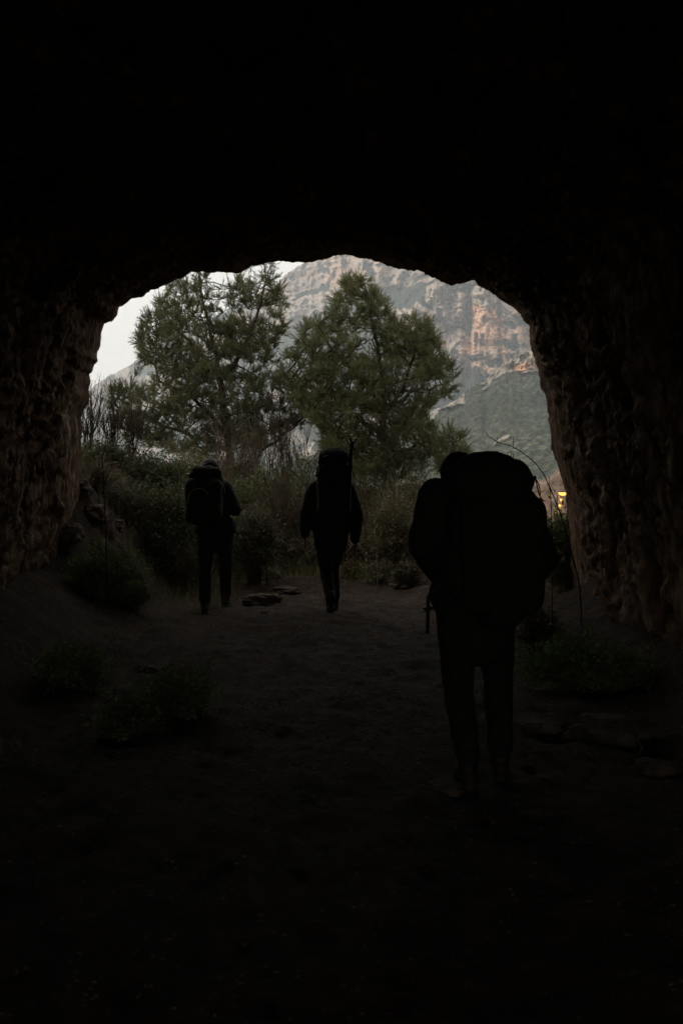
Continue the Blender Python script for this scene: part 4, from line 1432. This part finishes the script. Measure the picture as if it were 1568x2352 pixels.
cord('hip_strap', [at(532, 1190, Yp + .1), at(535, 1210, Yp + .05), at(542, 1222, Yp + .05), at(546, 1226, Yp + .05)], .012, pk1)

# nearest walker
Y3 = 5.0
def a3(px, py, dy=0):
    return at(px, py, Y3 + dy)
J = dict(head=a3(1050, 1098, .16), ls=a3(1002, 1140, .02), rs=a3(1178, 1148, .02), le=a3(972, 1252, .02), re=a3(1246, 1280, .0), lw=a3(1010, 1330, .22), rw=a3(1215, 1340, .25),
         lh=a3(1048, 1400), rh=a3(1135, 1400), lk=a3(1052, 1592, .03), rk=a3(1143, 1588, .16), la=a3(1074, 1785, -.05), ra=a3(1148, 1775, .12), lhd=(.5, .8, -.3), rhd=(-.5, .8, -.3))
for k_ in ('la', 'ra'):
    J[k_][2] = float(gh(J[k_][0], J[k_][1], False)) + .11
person('nearest walker, a large black figure seen from behind on the right', J, 1.05, 'short', .12, 15)
Yp = Y3 - .2
s3 = Yp / F
c = at(1146, 1440, Yp)
pk3 = pack('largest backpack with a domed lid on the nearest walker', c, 196 * s3, .32, 372 * s3, 170 * s3, 70 * s3, seed=12,
           seg=[(at(1103, 1097, Yp), at(1168, 1105, Yp), .125, .112), (at(1085, 1105, Yp), at(1090, 1120, Yp), .11, .12), (at(1180, 1095, Yp), at(1196, 1108, Yp), .07, .062),
                (at(1120, 1077, Yp), at(1150, 1080, Yp), .088, .082)])
blob('side_pocket', [capsule(at(1068, 1190, Yp), at(1065, 1330, Yp), .085, .1), capsule(at(1192, 1160, Yp), at(1180, 1290, Yp), .095, .09)], M['pack'], pk3, .014, 4, .006, 7, 3)
blob('cord_toggle', [ell(at(1227, 1097, Yp - .02), (.010, .009, .011), 12, 12), capsule(at(1218, 1096, Yp - .02), at(1226, 1096, Yp - .02), .006, .006)], M['strap'], pk3, .003, 1)
cord('drawcord', [at(1228, 1100, Yp - .02), at(1232, 1112, Yp - .02), at(1235, 1128, Yp - .02), at(1240, 1143, Yp - .02), at(1243, 1148, Yp - .02), at(1250, 1151, Yp - .02)], .0032, pk3)
cord('drawcord', [at(1229, 1100, Yp - .02), at(1236, 1110, Yp - .02), at(1239.5, 1126, Yp - .02), at(1240, 1140, Yp - .02), at(1239, 1149, Yp - .02)], .0028, pk3)
an_ = np.linspace(R_(-50), R_(230), 18)
pc = at(1175.5, 1047, Yp)
m_ = MB()
m_.tubes((pc + np.stack([.0065 * np.cos(an_), 0 * an_, .0095 * np.sin(an_)], -1))[None], .0022, 6)
m_.build('lid_loop', M['strap'], pk3)
cord('hanging_strap', [at(983, 1370, Yp + .1), at(982, 1420, Yp + .1), at(981, 1455, Yp + .1)], .010, pk3)
cord('hanging_strap', [at(1020, 1340, Yp + .05), at(1000, 1352, Yp + .08), at(984, 1372, Yp + .1)], .013, pk3)

# ------------------------------------------------------------------ haze
bv = np.array([[x, y, z] for x in (-2700, 2700) for y in (-250, 2750) for z in (-11, 620)], float)
bf = [[0, 1, 3, 2], [4, 6, 7, 5], [0, 4, 5, 1], [2, 3, 7, 6], [0, 2, 6, 4], [1, 5, 7, 3]]
m = bpy.data.materials.new('haze_air')
m.use_nodes = True
nt = m.node_tree
nt.nodes.clear()
out = nt.nodes.new('ShaderNodeOutputMaterial')
pv = nt.nodes.new('ShaderNodeVolumePrincipled')
pv.inputs['Color'].default_value = (.86, .93, 1, 1)
pv.inputs['Density'].default_value = .00032
pv.inputs['Anisotropy'].default_value = .2
nt.links.new(pv.outputs[0], out.inputs['Volume'])
hz_ = mesh('haze', bv, [np.array(bf)], m, smooth=False)
tag(hz_, kind='stuff')

# ------------------------------------------------------------------ light
SUN_EL, SUN_AZ = 36, -92            # azimuth from +y, negative = left
w = bpy.data.worlds.new('World')
SC.world = w
w.use_nodes = True
nt = w.node_tree
bg = nt.nodes['Background']
sk_ = nt.nodes.new('ShaderNodeTexSky')
sk_.sky_type = 'NISHITA'
sk_.sun_disc = False
sk_.sun_elevation = R_(SUN_EL)
sk_.sun_rotation = R_(SUN_AZ)
sk_.air_density = 1.0
sk_.dust_density = 6.0
sk_.ozone_density = 1.0
hs = nt.nodes.new('ShaderNodeMix')
hs.data_type = 'RGBA'
hs.inputs[0].default_value = .72
nt.links.new(sk_.outputs[0], hs.inputs[6])
hs.inputs[7].default_value = (15.6, 14.8, 13.4, 1)      # even layer of high cloud
nt.links.new(hs.outputs[2], bg.inputs['Color'])
bg.inputs['Strength'].default_value = .1
sl_ = bpy.data.lights.new('sun', 'SUN')
sl_.energy = 1.5
sl_.angle = R_(14)
sl_.color = (1, .93, .84)
so = bpy.data.objects.new('sun', sl_)
COL.objects.link(so)
so.rotation_euler = (R_(90 - SUN_EL), 0, R_(-(SUN_AZ)) + pi)
# lamp -Z must point away from the sun
from mathutils import Vector
sd = Vector((math.sin(R_(SUN_AZ)) * math.cos(R_(SUN_EL)), math.cos(R_(SUN_AZ)) * math.cos(R_(SUN_EL)), math.sin(R_(SUN_EL))))
so.rotation_euler = sd.to_track_quat('Z', 'Y').to_euler()

# ------------------------------------------------------------------ camera and render settings
cd = bpy.data.cameras.new('camera')
cd.sensor_fit = 'VERTICAL'
cd.sensor_height = 36
cd.sensor_width = 24
cd.lens = 36 * F / 2352
cd.clip_start = .05
cd.clip_end = 8000
co_ = bpy.data.objects.new('camera', cd)
co_.location = CAM
co_.rotation_euler = (pi / 2 - PITCH, 0, 0)
COL.objects.link(co_)
SC.camera = co_
SC.view_settings.view_transform = 'Standard'
SC.view_settings.look = 'None'
SC.view_settings.gamma = 1
SC.view_settings.exposure = 0
SC.render.engine = 'CYCLES'
cy = SC.cycles
cy.use_denoising = True
cy.denoising_prefilter = 'ACCURATE'
cy.use_adaptive_sampling = False
cy.max_bounces = 6
cy.diffuse_bounces = 5
cy.glossy_bounces = 2
cy.transmission_bounces = 3
cy.volume_bounces = 1
cy.transparent_max_bounces = 4
